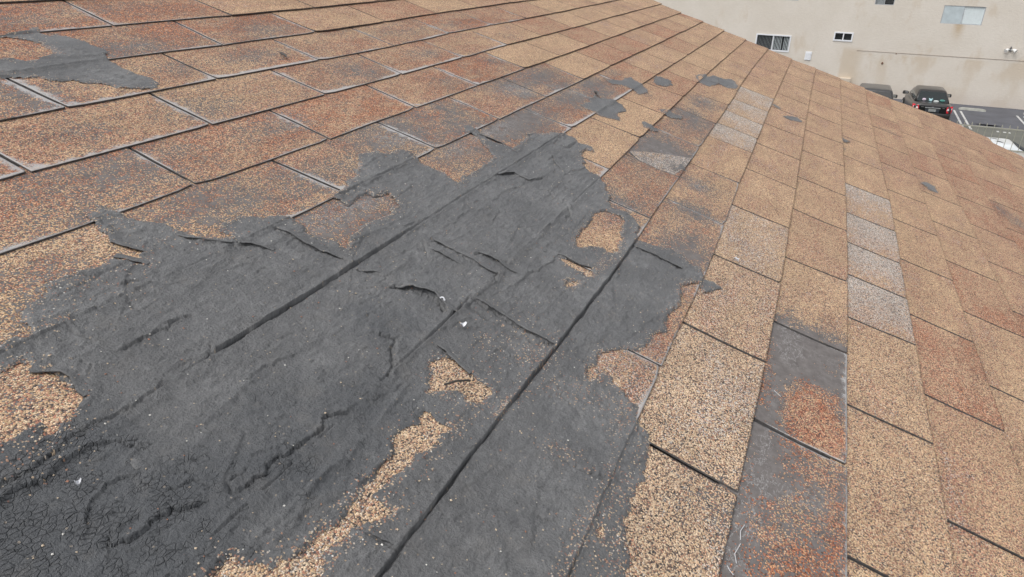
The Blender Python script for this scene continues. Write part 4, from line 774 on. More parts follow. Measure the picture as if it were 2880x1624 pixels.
# ---- granules lying loose on the tar
def pebbles(name, spots, mats, parent):
    base = [(0, 0, 1), (0, 0, -1), (1, 0, 0), (-1, 0, 0), (0, 1, 0), (0, -1, 0)]
    fc = [(0, 2, 4), (0, 4, 3), (0, 3, 5), (0, 5, 2), (1, 4, 2), (1, 3, 4), (1, 5, 3), (1, 2, 5)]
    v, f, fm = [], [], []
    for u, w, z, s, mi in spots:
        n = len(v); a = random.random() * 6.28; el = 0.7 + 0.6 * random.random()
        for x, y, zz in base:
            x2, y2 = x * math.cos(a) * el - y * math.sin(a), x * math.sin(a) * el + y * math.cos(a)
            j = 0.75 + 0.5 * random.random()
            v.append(RP(u + x2 * s * j, w + y2 * s * j, z + s * 0.5 + zz * s * 0.6 * j))
        f += [tuple(i + n for i in q) for q in fc]; fm += [mi] * 8
    o = mesh_from(name, v, f, mats, parent, fmat=fm)
    o['kind'] = 'stuff'
    return o
M_G1 = simple('cream_granule', (0.52, 0.42, 0.31), 0.9, vary=0.25, scale=300); M_G2 = simple('rust_granule', (0.30, 0.15, 0.10), 0.9, vary=0.3, scale=300); M_G3 = simple('pale_granule', (0.60, 0.58, 0.54), 0.9, vary=0.2, scale=300)
Ug, Wg, zt, sd, used, zsurf = main_grid
idx = np.argwhere(used & (Ug > 0.16)); sdv = sd[used & (Ug > 0.16)]; uv_ = Ug[used & (Ug > 0.16)]
p_edge = np.exp(-sdv / 0.006) * 1.3 + 0.025 + 0.05 * (np.abs(Wg[used & (Ug > 0.16)] / E_ - 10.2) < 0.35) * np.exp(-sdv / 0.03)
p = p_edge / p_edge.sum()
pick = rng.choice(len(idx), 1900, replace=False, p=p)
spots = []
for k in pick:
    i, j = idx[k]
    spots.append((Ug[i, j], Wg[i, j], zt[i, j], random.choice((0.0007, 0.0009, 0.0012)) * (1.0 if sdv[k] < 0.02 else 1.1), random.choices((0, 1, 2), (6, 3, 1 if sdv[k] < 0.02 else 3))[0]))
pebbles('loose_granules', spots, [M_G1, M_G2, M_G3], house)

# ---- rest of the house: rake board, gable wall, eave, walls
M_FASCIA = simple('painted_fascia', (0.30, 0.24, 0.19), 0.7, vary=0.15)
M_HWALL = simple('house_stucco', (0.50, 0.46, 0.40), 0.9, vary=0.08, bump=0.3, bscale=120)
v = []
for rr in np.linspace(-6, 29, 60):
    u = rake(rr) - 0.03
    v += [RP(u, rr * E_, -0.006), RP(u, rr * E_, -0.16), RP(u - 0.03, rr * E_, -0.16), RP(u - 0.03, rr * E_, -0.006)]
MB().loft([v[i:i + 4] for i in range(0, len(v), 4)]).build('rake_board', M_FASCIA, house)
we, wt = 29 * E_, -6 * E_ - 0.14
MB().loft([[RP(u, we - 0.02, -0.006), RP(u, we - 0.02, -0.17), RP(u, we - 0.05, -0.17), RP(u, we - 0.05, -0.006)] for u in (-2.4, 4.1)]).build('fascia', M_FASCIA, house)
# boards under the shingles
MB().loft([[RP(u, wt, -0.010), RP(u, we - 0.06, -0.010), RP(u, we - 0.06, -0.03), RP(u, wt, -0.03)] for u in (-2.4, 4.10)]).build('roof_deck', M_FASCIA, house)
xe = RP(0, we - 0.45).x; xt = RP(0, wt).x; ze = RP(0, we - 0.45, -0.2).z; zr = RP(0, wt, -0.2).z
MB().loft([[(xe, y, 0.0), (xe, y, ze), (xt, y, zr), (xt, y, 0.0)] for y in (-2.2, 3.75)]).build('wall', M_HWALL, house)

# ---------------------------------------------------------------- ground
K = 1.125
M_ASPH = simple('car_park_asphalt', (0.085, 0.087, 0.100), 0.9, vary=0.22, scale=1.2, bump=0.3, bscale=90)
M_DRIVE = simple('driveway_paving', (0.115, 0.116, 0.100), 0.9, vary=0.14, scale=0.8, bump=0.2, bscale=60)
M_CONC = simple('pale_concrete', (0.36, 0.35, 0.32), 0.9, vary=0.14, scale=1.5, bump=0.2, bscale=70)
M_EARTH = simple('far_ground', (0.16, 0.15, 0.13), 0.95, vary=0.2, scale=0.05)
def worn_paint():
    t = NT('worn_line_paint'); tc = t.n('TexCoord')
    n = t.noise(tc.outputs['Object'], 7.0, 6.0, 0.7)
    c = t.ramp(n.outputs[0], [(0.34, (0.16, 0.16, 0.165)), (0.46, (0.46, 0.46, 0.45)), (0.75, (0.56, 0.56, 0.55))])
    t.l(c, t.b.inputs['Base Color']); t.b.inputs['Roughness'].default_value = 0.85
    return t.m
M_PAINT = worn_paint()

def sheet(name, x0, x1, y0, y1, z, mat, parent=None, kind='structure'):
    o = mesh_from(name, [(x0, y0, z), (x1, y0, z), (x1, y1, z), (x0, y1, z)], [(0, 1, 2, 3)], mat, parent)
    if kind: o['kind'] = kind
    return o
sheet('ground', -600, 600, -600, 600, -0.012, M_EARTH)
park = sheet('parking_lot', -30, 45, 40.9, 47.1, 0.0, M_ASPH)
drive = sheet('driveway', -30, 45, 27.25, 40.9, -0.004, M_DRIVE)
def stripe(x0, y0, x1, y1, w=0.10, parent=park, z=0.004, name='painted_line'):
    return mesh_from(name, [(x0 - w / 2, y0, z), (x0 + w / 2, y0, z), (x1 + w / 2, y1, z), (x1 - w / 2, y1, z)], [(3, 2, 1, 0)][:1], M_PAINT, parent)
for x in (-1.35, 1.5, 4.35, 7.31, 10.22):
    for dx, y1, y0 in ((0.0, 44.85, 40.95), (0.30, 44.75, 40.95)):
        stripe(x + dx - 0.16, y0, x + dx, y1)
for x, y0 in ((7.47, 39.75), (7.17, 40.1)): stripe(x - 0.05, y0, x - 0.012, 40.9, 0.10, drive, 0.0)
for x, y, a, b in ((8.52, 39.92, 0.10, 0.22), (8.80, 39.88, 0.12, 0.16), (8.98, 39.86, 0.10, 0.2)):
    stripe(x, y - b, x + 0.03, y + b * 0.4, a, drive, 0.0)
blot = MB().loft([[(8.35 + r * math.cos(a) * (1 + 0.2 * math.sin(3 * a)), 41.25 + r * 0.32 * math.sin(a), 0.004) for a in [i * math.pi / 9 for i in range(18)]] for r in (0.02, 0.55)], caps=True).build('oil_stain', simple('oil_dark', (0.035, 0.035, 0.035), 0.7), park)
# raised concrete terrace on this side of the railing
tb = MB().box(-30, 45, 12.0, 27.25, -0.01, 1.72).build('terrace', M_CONC); tb['kind'] = 'structure'

# ---------------------------------------------------------------- wheel stops
def wheel_stop(x0, x1, y, label):
    n = 9; rings = []
    for i in range(n):
        t = i / (n - 1); x = x0 + (x1 - x0) * t; e = 1 - 0.35 * (abs(t - 0.5) * 2) ** 8
        rings.append([(x, y - 0.085 * e, 0.0), (x, y - 0.06 * e, 0.12 * e), (x, y + 0.06 * e, 0.12 * e), (x, y + 0.085 * e, 0.0)])
    o = MB().loft(rings).build('wheel_stop', M_CONC2)
    tag(o, label, 'wheel stop', 'concrete wheel stops by the wall')
M_CONC2 = simple('stop_concrete', (0.37, 0.37, 0.33), 0.9, vary=0.25, scale=5)
wheel_stop(7.58, 8.86, 45.25, 'long pale concrete wheel stop in the empty bay right of the black sedan')
wheel_stop(10.62, 11.9, 45.45, 'concrete wheel stop cut off by the right edge of the frame')

# ---------------------------------------------------------------- apartment building
def stucco():
    t = NT('apartment_stucco'); tc = t.n('TexCoord'); P = tc.outputs['Object']
    sx = t.n('SeparateXYZ'); t.l(P, sx.inputs[0]); X, Z = sx.outputs[0], sx.outputs[2]
    big = t.noise(P, 0.55, 4.0, 0.6); str_ = t.noise(t.mapping(P, (1.0, 1.0, 0.5)), 0.9, 5.0, 0.6); brush = t.noise(t.mapping(P, (1.0, 1.0, 3.0)), 5.0, 5.0, 0.7)
    col = t.ramp(big.outputs[0], [(0.32, (0.62, 0.58, 0.535)), (0.68, (0.67, 0.635, 0.60))])
    col = t.mix(0.5, col, t.ramp(brush.outputs[0], [(0.3, (0.92,) * 3), (0.7, (1.06,) * 3)]), 'MULTIPLY')
    # rain stains below the ledge line and under one window
    low = t.math('MULTIPLY', t.maprange(Z, 2.47, 2.30), t.maprange(X, 1.3, 2.1))
    band = t.math('MULTIPLY', low, t.maprange(Z, 0.9, 2.46, 0.50, 1.0))
    st = t.math('MULTIPLY', band, t.maprange(str_.outputs[0], 0.44, 0.60))
    fade = t.math('MULTIPLY', t.maprange(Z, 2.8, 4.15, 0.0, 1.0), t.math('LESS_THAN', Z, 4.17))
    wx = t.math('DIVIDE', t.math('ABSOLUTE', t.math('SUBTRACT', X, 6.78)), 0.42)
    drip = t.math('MULTIPLY', t.math('MULTIPLY', fade, t.maprange(wx, 1.0, 0.0)), t.maprange(str_.outputs[0], 0.25, 0.55))
    tall = t.math('MULTIPLY', t.maprange(str_.outputs[0], 0.56, 0.70), 0.40)
    s = t.math('MAXIMUM', t.math('MAXIMUM', t.math('MULTIPLY', st, 0.50), t.math('MULTIPLY', drip, 0.95)), tall)
    col = t.mix(s, col, (0.50, 0.405, 0.30))
    # replastered panel, slightly darker, left of the ledge end
    pan = t.math('MULTIPLY', t.math('MULTIPLY', t.maprange(X, 1.22, 1.40), t.maprange(X, 2.6, 2.0)), t.maprange(Z, 2.75, 2.4))
    col = t.mix(t.math('MULTIPLY', pan, 0.6), col, (0.53, 0.45, 0.36))
    foot = t.math('MULTIPLY', t.maprange(t.math('ADD', Z, t.math('MULTIPLY', t.math('SUBTRACT', big.outputs[0], 0.5), 0.8)), 0.75, 0.1), 0.35)
    col = t.mix(1.0, col, (1.01, 0.985, 0.93), 'MULTIPLY')
    col = t.mix(foot, col, (0.50, 0.43, 0.38))
    t.l(col, t.b.inputs['Base Color']); t.b.inputs['Roughness'].default_value = 0.93; t.b.inputs['Specular IOR Level'].default_value = 0.2
    hh = t.math('ADD', t.noise(P, 14.0, 5.0, 0.65).outputs[0], t.math('MULTIPLY', brush.outputs[0], 0.6))
    t.bump(hh, 0.6, 0.02)
    return t.m
M_STUC = stucco()
M_WHITE = simple('white_vinyl_frame', (0.74, 0.75, 0.77), 0.45, vary=0.05)
M_ALU = simple('grey_aluminium_frame', (0.48, 0.49, 0.51), 0.4, metal=0.3, vary=0.08)
M_DARKROOM = simple('dark_room', (0.020, 0.022, 0.025), 0.8, vary=0.3, scale=2)
M_BLIND = simple('white_blind', (0.82, 0.86, 0.87), 0.6, vary=0.05)
M_BLINDG = simple('grey_blind', (0.30, 0.31, 0.32), 0.7, vary=0.2, scale=3)
M_SCREEN = simple('bluish_insect_screen', (0.46, 0.52, 0.54), 0.6, vary=0.12, scale=3)
def glass(name, tint=(0.85, 0.9, 0.92), refl=0.12):
    t = NT(name); t.t.nodes.remove(t.b)
    tr = t.n('BsdfTransparent'); tr.inputs[0].default_value = (*tint, 1); gl = t.n('BsdfGlossy'); gl.inputs['Roughness'].default_value = 0.02
    mx = t.n('MixShader'); fr = t.n('LayerWeight'); fr.inputs[0].default_value = 0.5
    f = t.math('ADD', t.math('MULTIPLY', t.math('POWER', fr.outputs['Facing'], 4.0), 0.7), refl, clamp=True)
    t.l(f, mx.inputs[0]); t.l(tr.outputs[0], mx.inputs[1]); t.l(gl.outputs[0], mx.inputs[2]); t.l(mx.outputs[0], t.out.inputs[0])
    return t.m
M_GLASS = glass('window_glass', (0.96, 0.98, 0.98), 0.06)

FY = 41.8 * K                   # face of the wall
apt = empty('apartment_building', (5, FY, 0))
tag(apt, 'cream stucco apartment building with small sliding windows beyond the roof', 'building')
APO = Vector((5, FY, 0))
WIN = {  # x0 x1 z0 z1
 'a': (-3.20, -1.44, 1.89, 2.73), 'b': (0.58, 1.485, 2.60, 3.045), 'c': (2.14, 3.0, 4.40, 5.15), 'd': (5.19, 6.94, 3.69, 4.51), 'e': (-2.36, -1.42, 4.42, 5.2)}
WIN = {k: tuple(q * K for q in v) for k, v in WIN.items()}
def loc(o): o.location = -APO; return o
# wall with real openings
xs = sorted({-28.0, 38.0, *[q for w_ in WIN.values() for q in w_[:2]]}); zs = sorted({0.0, 8.6, *[q for w_ in WIN.values() for q in w_[2:]]})
v, f = [], []
def quad(*p):
    n = len(v); v.extend(p); f.append((n, n + 1, n + 2, n + 3))
DEPTH = 0.16
for i in range(len(xs) - 1):
    for j in range(len(zs) - 1):
        x0, x1, z0, z1 = xs[i], xs[i + 1], zs[j], zs[j + 1]
        if any(w_[0] - 1e-6 <= x0 and x1 <= w_[1] + 1e-6 and w_[2] - 1e-6 <= z0 and z1 <= w_[3] + 1e-6 for w_ in WIN.values()): continue
        quad((x0, FY, z0), (x1, FY, z0), (x1, FY, z1), (x0, FY, z1))
for x0, x1, z0, z1 in WIN.values():
    a, b = FY, FY + DEPTH
    quad((x0, a, z0), (x0, b, z0), (x0, b, z1), (x0, a, z1)); quad((x1, a, z0), (x1, a, z1), (x1, b, z1), (x1, b, z0))
    quad((x0, a, z0), (x1, a, z0), (x1, b, z0), (x0, b, z0)); quad((x0, a, z1), (x0, b, z1), (x1, b, z1), (x1, a, z1))
loc(mesh_from('wall', v, f, M_STUC, apt))
loc(MB().box(-28, 38, FY + 0.5, FY + 12, 0, 8.58).build('building_core', M_STUC, apt))
loc(MB().box(-28.2, 38.2, FY - 0.15, FY + 12, 8.6, 8.9).build('roof', M_CONC, apt))

def window(key, frame_mat, proud, rail, left, right, name='window'):
    x0, x1, z0, z1 = WIN[key]; xm = (x0 + x1) / 2; y = FY - proud
    m = MB(); yb = FY + 0.10
    m.box(x0, x1, y, yb, z0, z0 + rail).box(x0, x1, y, yb, z1 - rail, z1)
    m.box(x0, x0 + rail, y, yb, z0 + rail, z1 - rail).box(x1 - rail, x1, y, yb, z0 + rail, z1 - rail)
    m.box(xm - rail * 0.42, xm + rail * 0.42, y + 0.012, yb, z0 + rail, z1 - rail)
    fr = loc(m.build(name, frame_mat, apt))
    for a, b, kind, dy in ((x0 + rail, xm - rail * 0.42, left, 0.02), (xm + rail * 0.42, x1 - rail, right, 0.045)):
        yy = FY + dy
        p = mesh_from('pane', [(a, yy, z0 + rail), (b, yy, z0 + rail), (b, yy, z1 - rail), (a, yy, z1 - rail)], [(0, 1, 2, 3)], M_SCREEN if kind == 'screen' else M_GLASS, fr)
        ins = {'dark': M_DARKROOM, 'slats': M_DARKROOM, 'darkslats': M_DARKROOM, 'white': M_BLIND, 'grey': M_BLINDG, 'screen': M_DARKROOM}[kind]
        yb_ = FY + (0.078 if kind == 'white' else 0.145)
        MB().box(a - (0.0 if kind == 'white' else 0.02), b + (0.0 if kind == 'white' else 0.02), yb_, yb_ + 0.012, z0 + 0.002, z1 - 0.002).build('room_backing', ins, fr)
        if kind in ('slats', 'darkslats', 'white'):
            s = MB(); n = 11; w = (b - a) / n
            for i in range(n):
                if kind == 'slats' and i in (6,): continue
                sx = a + (i + 0.5) * w; tw = w * (0.13 if kind == 'slats' else 0.10 if kind == 'darkslats' else 0.44)
                s.box(sx - tw, sx + tw, FY + 0.060 + 0.006 * (i % 2), FY + 0.064 + 0.006 * (i % 2), z0 + rail + 0.02, z1 - rail - 0.015)
            so = s.build('vertical_blinds', M_BLIND if kind != 'darkslats' else M_BLINDG, fr); so['kind'] = 'stuff'
    return fr
window('a', M_WHITE, 0.03, 0.075, 'darkslats', 'slats')
window('b', M_WHITE, 0.03, 0.075, 'dark', 'dark')
window('c', M_ALU, 0.0, 0.03, 'grey', 'dark')
w4 = window('d', M_ALU, -0.015, 0.032, 'screen', 'white')
MB().box(6.80, 6.83, FY + 0.036, FY + 0.044, 4.16, 4.26).build('window_latch', simple('blue_latch', (0.05, 0.08, 0.22), 0.5), w4)
window('e', M_ALU, 0.0, 0.03, 'dark', 'grey')
# stucco joint line, wall vent, low ledge, knot hole
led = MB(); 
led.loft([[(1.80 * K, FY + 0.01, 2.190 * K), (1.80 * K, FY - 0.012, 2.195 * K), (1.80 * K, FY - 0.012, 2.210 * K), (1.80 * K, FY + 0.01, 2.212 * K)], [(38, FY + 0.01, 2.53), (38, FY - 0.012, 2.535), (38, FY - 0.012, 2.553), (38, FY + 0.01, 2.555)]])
loc(led.build('stucco_joint', simple('screed_shadow_gap', (0.27, 0.21, 0.17), 0.8, vary=0.3, scale=3), apt))  # screed strip coloured dark brown to stand in for a shadow gap
vx0, vx1, vz0, vz1 = -0.61 * K, -0.295 * K, 1.565 * K, 2.0 * K
vt = MB().box(vx0, vx1, FY - 0.03, FY + 0.01, vz0, vz1, 0.008); vo = loc(vt.build('wall_vent', M_WHITE, apt))
for i in range(9):
    z = vz0 + 0.04 + i * (vz1 - vz0 - 0.08) / 9
    MB().loft([[(x, FY - 0.031, z), (x, FY - 0.048, z - 0.012), (x, FY - 0.044, z - 0.016), (x, FY - 0.031, z + 0.02)] for x in (vx0 + 0.03, vx1 - 0.03)]).build('louvre', M_WHITE, vo)
loc(MB().box(1.20 * K, 1.80 * K, FY - 0.25, FY + 0.02, 0, 0.83 * K, 0.01).build('low_plinth', M_STUC, apt))
loc(MB().ball((3.1 * K, FY, 1.67 * K), (0.055, 0.03, 0.075)).build('wall_knob', simple('rusty_cap', (0.16, 0.09, 0.06), 0.8), apt))
loc(MB().tube((3.62 * K, FY + 0.01, 2.17 * K), (3.62 * K, FY - 0.03, 2.17 * K), 0.03).build('wall_knob', simple('rusty_nail', (0.2, 0.12, 0.08), 0.8), apt))

# twin floodlight on the wall
fl = empty('floodlight', (8.41 * K, FY, 2.69 * K)); tag(fl, 'small twin headed security light on the stucco wall above the ledge', 'security light')
M_LAMP = simple('lamp_white', (0.75, 0.75, 0.73), 0.4); M_LGREY = simple('lamp_grey', (0.22, 0.22, 0.22), 0.5, metal=0.4)
MB().tube((0, 0.01, 0), (0, -0.05, 0), 0.085, 12).build('mount', M_LGREY, fl)
MB().tube((0, -0.03, 0.08), (0, -0.09, 0.16), 0.035, 8).build('sensor', M_LGREY, fl)
for s in (-1, 1):
    m = MB(); m.tube((s * 0.04, -0.05, 0.0), (s * 0.13, -0.11, 0.0), 0.022, 8); m.tube((s * 0.12, -0.10, 0.02), (s * 0.24, -0.20, -0.06), 0.055, 10, 0.105)
    m.build('lamp_head', M_LAMP, fl)

# ---------------------------------------------------------------- railing
M_RAIL = simple('khaki_railing_paint', (0.265, 0.26, 0.215), 0.6, vary=0.15)
rl = empty('iron_railing', (4, 27.0, 1.72)); tag(rl, 'khaki painted iron railing with pointed pickets beside the car park', 'railing')
for z in (2.43, 1.765):
    MB().box(-10 - 4, 22 - 4, -0.018, 0.018, z - 1.72 - 0.018, z - 1.72 + 0.018, 0.004).build('rail', M_RAIL, rl)
pk = MB(); pk.box(-0.0075, 0.0075, -0.0075, 0.0075, 0.0, 0.74)
pk.loft([[(s * math.cos(a), s * math.sin(a), z) for a in [math.pi / 4 + i * math.pi / 2 for i in range(4)]] for s, z in ((0.012, 0.74), (0.022, 0.765), (0.019, 0.785), (0.003, 0.83))])
p0 = None
for i in range(-40, 62):
    x = 4.39 + 0.2105 * i - 4
    if p0 is None: p0 = pk.build('picket', M_RAIL, rl); o = p0
    else: o = p0.copy(); COL.objects.link(o)
    o.location = (x, 0.03, 0.0)
for i in range(-3, 5):
    MB().box(4.39 + 0.2105 * (i * 12 + 5.5) - 4 - 0.03, 4.39 + 0.2105 * (i * 12 + 5.5) - 4 + 0.03, -0.03, 0.03, 0, 0.72, 0.005).build('post', M_RAIL, rl) if i not in (0,) else None

# ---------------------------------------------------------------- cars
def paint(name, col, rough=0.25, metal=0.3):
    t = NT(name); tc = t.n('TexCoord'); n = t.noise(tc.outputs['Object'], 2.5, 5.0, 0.6)
    c = t.mix(t.maprange(n.outputs[0], 0.35, 0.8, 0.0, 0.22), col, tuple(0.6 * a + 0.4 * 0.16 for a in col))
    t.l(c, t.b.inputs['Base Color']); t.b.inputs['Roughness'].default_value = rough; t.b.inputs['Metallic'].default_value = metal
    t.b.inputs['Coat Weight'].default_value = 0.25; t.b.inputs['Coat Roughness'].default_value = 0.12
    return t.m
M_TYRE = simple('tyre_rubber', (0.02, 0.02, 0.02), 0.9); M_RIM = simple('alloy_rim', (0.45, 0.45, 0.46), 0.35, metal=0.8)
M_CHROME = simple('chrome', (0.75, 0.75, 0.76), 0.12, metal=1.0); M_BLACKP = simple('black_plastic', (0.02, 0.02, 0.022), 0.6)
M_TAIL = simple('red_tail_lens', (0.60, 0.014, 0.03), 0.15); M_CLEAR = simple('clear_lens', (0.72, 0.62, 0.62), 0.15)
M_CABIN = simple('dark_cabin', (0.025, 0.026, 0.028), 0.7)
M_CGLASS = glass('car_glass', (0.42, 0.52, 0.50), 0.10)
M_DGLASS = glass('tinted_car_glass', (0.10, 0.11, 0.11), 0.08)

def ring(y, w, z0, zs_, zt, crown):
    """body cross-section, half-width w, sill z0, shoulder zs, deck zt"""
    h = [(w * 0.90, z0), (w * 0.985, z0 + 0.10), (w, (z0 + zs_) / 2), (w * 0.985, zs_ - 0.04), (w * 0.94, zs_ + 0.01), (w * 0.80, zt - 0.005), (w * 0.45, zt + crown * 0.7), (0, zt + crown)]
    return [(x, y, z) for x, z in h] + [(-x, y, z) for x, z in h[-2::-1]]

def car(name, label, cat, loc_, rz, mat, stations, green, kind='sedan', gl=None):
    """y runs from tail (0) to nose"""
    c = empty(name, loc_, rz); tag(c, label, cat, 'parked cars')
    b = MB().loft([ring(*s) for s in stations]).build('body', mat, c, smooth=True)
    md = b.modifiers.new('bev', 'SUBSURF'); md.levels = md.render_levels = 2
    # greenhouse: base loop and roof loop
    g = green; gl = gl or M_CGLASS
    yb0, yb1, yr0, yr1, wb, wr, zb, zr = g
    nb = MB()
    def loop(y0, y1, w, z, rnd, crown=0.0):
        pts = []
        for sx, sy in ((1, 0), (1, 1), (-1, 1), (-1, 0)):
            cy = y1 - rnd if sy else y0 + rnd; cx = sx * (w - rnd)
            a0 = {(1, 0): -90, (1, 1): 0, (-1, 1): 90, (-1, 0): 180}[(sx, sy)]
            for k in range(4):
                a = math.radians(a0 + 30 * k); pts.append((cx + rnd * math.cos(a), cy + rnd * math.sin(a), z))
        return pts
    rings = [loop(yb0, yb1, wb, zb - 0.03, 0.10), loop(yb0 + (yr0 - yb0) * .55, yb1 + (yr1 - yb1) * .55, wb + (wr - wb) * .50, zb + (zr - zb) * .55, 0.11),
             loop(yr0 - 0.06, yr1 + 0.06, wr + 0.03, zr - 0.06, 0.12), loop(yr0, yr1, wr - 0.01, zr - 0.015, 0.13), loop(yr0 + 0.16, yr1 - 0.16, wr - 0.16, zr + 0.012, 0.12), loop(yr0 + 0.5, yr1 - 0.5, wr - 0.42, zr + 0.025, 0.10)]
    nb.loft(rings, caps=True)
    nb.build('roof_and_pillars', mat, c, smooth=True)
    # windows, a few mm proud of the slanted sides
    def slab(nm, p, mt, off=0.006, parent=c, smooth=False):
        a, b_, c_, d_ = [Vector(q) for q in p]; nrm = (b_ - a).cross(d_ - a).normalized()
        v = [q + nrm * off for q in (a, b_, c_, d_)] + [q - nrm * 0.004 for q in (a, b_, c_, d_)]
        return mesh_from(nm, v, [(0, 1, 2, 3), (7, 6, 5, 4), (0, 4, 5, 1), (1, 5, 6, 2), (2, 6, 7, 3), (3, 7, 4, 0)], mt, parent)
    def lerp(a, b, t): return a + (b - a) * t
    def P(y_b, y_r, sx, t, k):       # point on the rear/front slope: t height fraction, k width fraction
        y = lerp(y_b, y_r, t); w = lerp(wb, wr, t * 0.93); return (sx * w * k, y, lerp(zb - 0.02, zr - 0.03, t))
    rear = [P(yb0 - .004, yr0 - .02, -1, .06, .90), P(yb0 - .004, yr0 - .02, 1, .06, .90), P(yb0 - .004, yr0 - .02, 1, .90, .88), P(yb0 - .004, yr0 - .02, -1, .90, .88)]
    front = [P(yb1 + .004, yr1 + .02, 1, .06, .90), P(yb1 + .004, yr1 + .02, -1, .06, .90), P(yb1 + .004, yr1 + .02, -1, .90, .88), P(yb1 + .004, yr1 + .02, 1, .90, .88)]
    dark = M_CABIN
    slab('cabin_shade', rear, dark, 0.012); slab('rear_window', [tuple(Vector(q) + Vector((0, -0.024, 0.012))) for q in rear], gl, 0.008)
    slab('cabin_shade', front, dark, 0.012); slab('windscreen', [tuple(Vector(q) + Vector((0, 0.024, 0.012))) for q in front], gl, 0.008)
    for sx in (-1, 1):
        def S(y, t): return (sx * (lerp(wb, wr, t) + 0.004), y, lerp(zb - 0.02, zr - 0.03, t))
        ym = (yb0 + yb1) / 2 + 0.05
        a0, a1 = lerp(yb0, yr0, .12) + 0.16, lerp(yb0, yr0, .86) + 0.14; c0, c1 = lerp(yb1, yr1, .12) - 0.16, lerp(yb1, yr1, .86) - 0.14
        for q in ([S(a0, .12), S(ym - .03, .12), S(ym - .03, .86), S(a1, .86)], [S(ym + .03, .12), S(c0, .12), S(c1, .86), S(ym + .03, .86)]):
            if sx < 0: q = q[::-1]
            slab('side_window', q, M_SIDE, 0.01)
    return c, slab
M_SIDE = simple('side_glass', (0.05, 0.062, 0.065), 0.08, spec=0.7)

def wheel(c, x, y, r=0.32):
    s = 1 if x > 0 else -1
    w = MB().tube((x - s * 0.10, y, r), (x + s * 0.10, y, r), r, 22).build('wheel', M_TYRE, c)
    MB().tube((x + s * 0.09, y, r), (x + s * 0.108, y, r), r * 0.66, 18, r * 0.55).build('rim', M_RIM, w)
    MB().tube((x + s * 0.10, y, r), (x + s * 0.115, y, r), 0.05, 10).build('hub', M_RIM, w)

def mirrors(c, w, y, z, mat):
    for s in (-1, 1):
        m = MB(); m.loft([[(s * (w + d), y + e * cy, z + h * cz) for cy, cz in ((-1, -0.8), (-1, 0.8), (0.2, 1), (1, 0.3), (1, -0.4), (0.2, -1))] for d, e, h in ((0.0, 0.04, 0.04), (0.06, 0.07, 0.075), (0.24, 0.08, 0.09), (0.28, 0.05, 0.06))])
        mo = m.build('mirror', mat, c)
        MB().box(s * (w + 0.13) - 0.075, s * (w + 0.13) + 0.075, y - 0.094, y - 0.080, z - 0.055, z + 0.055, 0.004).build('mirror_glass', M_CHROME, mo)

# black sedan, nose to the wall
M_BLK = paint('dusty_black_paint', (0.030, 0.027, 0.026), 0.30, 0.2)
SED = [(0.00, 0.66, 0.36, 0.72, 0.80, 0.0), (0.03, 0.80, 0.28, 0.86, 0.98, 0.01), (0.10, 0.85, 0.24, 0.90, 1.015, 0.015), (0.55, 0.885, 0.21, 0.93, 1.02, 0.02), (1.6, 0.90, 0.20, 0.93, 0.99, 0.02), (2.9, 0.90, 0.20, 0.92, 0.98, 0.02), (3.5, 0.89, 0.20, 0.88, 0.95, 0.03), (4.2, 0.86, 0.22, 0.78, 0.84, 0.03), (4.62, 0.76, 0.26, 0.66, 0.70, 0.02), (4.72, 0.64, 0.32, 0.58, 0.60, 0.0)]
SX, SY = 5.53, 39.45
sed, slab = car('sedan', 'dusty black sedan with red tail lamps parked nose to the stucco wall', 'car', (SX, SY, 0), 0.0, M_BLK, SED, (0.58, 3.55, 1.25, 2.65, 0.76, 0.585, 1.00, 1.46))
for s in (-1, 1):
    o = MB()
    o.loft([[(s * a, y, z) for a, y, z in q] for q in ([(0.60, 0.015, 0.93), (0.86, 0.16, 0.96), (0.86, 0.18, 0.95), (0.60, 0.05, 0.92)], [(0.585, -0.015, 0.80), (0.85, 0.10, 0.82), (0.87, 0.18, 0.82), (0.585, 0.04, 0.80)], [(0.62, -0.02, 0.66), (0.82, 0.06, 0.66), (0.86, 0.17, 0.66), (0.62, 0.04, 0.66)])])
    tl = o.build('tail_lamp', M_TAIL, sed)
    MB().loft([[(s * a, y, z) for a, y, z in q] for q in ([(0.63, -0.004, 0.855), (0.845, 0.112, 0.87), (0.845, 0.14, 0.87), (0.63, 0.03, 0.855)], [(0.61, -0.028, 0.77), (0.80, 0.062, 0.78), (0.80, 0.10, 0.78), (0.61, 0.02, 0.77)])]).build('lamp_lens', M_CLEAR, tl)
MB().box(-0.585, 0.585, -0.022, 0.03, 0.64, 0.915, 0.012).build('boot_panel', simple('gloss_black', (0.008, 0.008, 0.009), 0.12), sed)
MB().box(-0.33, 0.33, -0.045, -0.018, 0.825, 0.870, 0.008).build('chrome_strip', M_CHROME, sed)
pl = MB().box(-0.155, 0.155, -0.034, -0.018, 0.68, 0.80, 0.004).build('number_plate', simple('plate', (0.30, 0.31, 0.30), 0.5, vary=0.5, scale=14), sed)
MB().box(-0.30, 0.30, -0.026, -0.016, 0.665, 0.815, 0.004).build('plate_recess', simple('plate_recess', (0.04, 0.045, 0.055), 0.3), sed)
em = MB(); em.loft([[(0.045 * math.cos(a) * k, -0.026, 0.895 + 0.030 * math.sin(a) * k) for a in [i * math.pi / 8 for i in range(16)]] for k in (1.0, 0.72)], caps=False); em.build('oval_emblem', M_CHROME, sed)
MB().box(-0.50, -0.38, -0.028, -0.020, 0.86, 0.878).build('model_badge', M_CHROME, sed); MB().box(0.40, 0.50, -0.028, -0.020, 0.86, 0.878).build('model_badge', M_CHROME, sed)
MB().box(-0.80, 0.80, -0.09, 0.12, 0.42, 0.63, 0.05).build('bumper', M_BLK, sed, True)
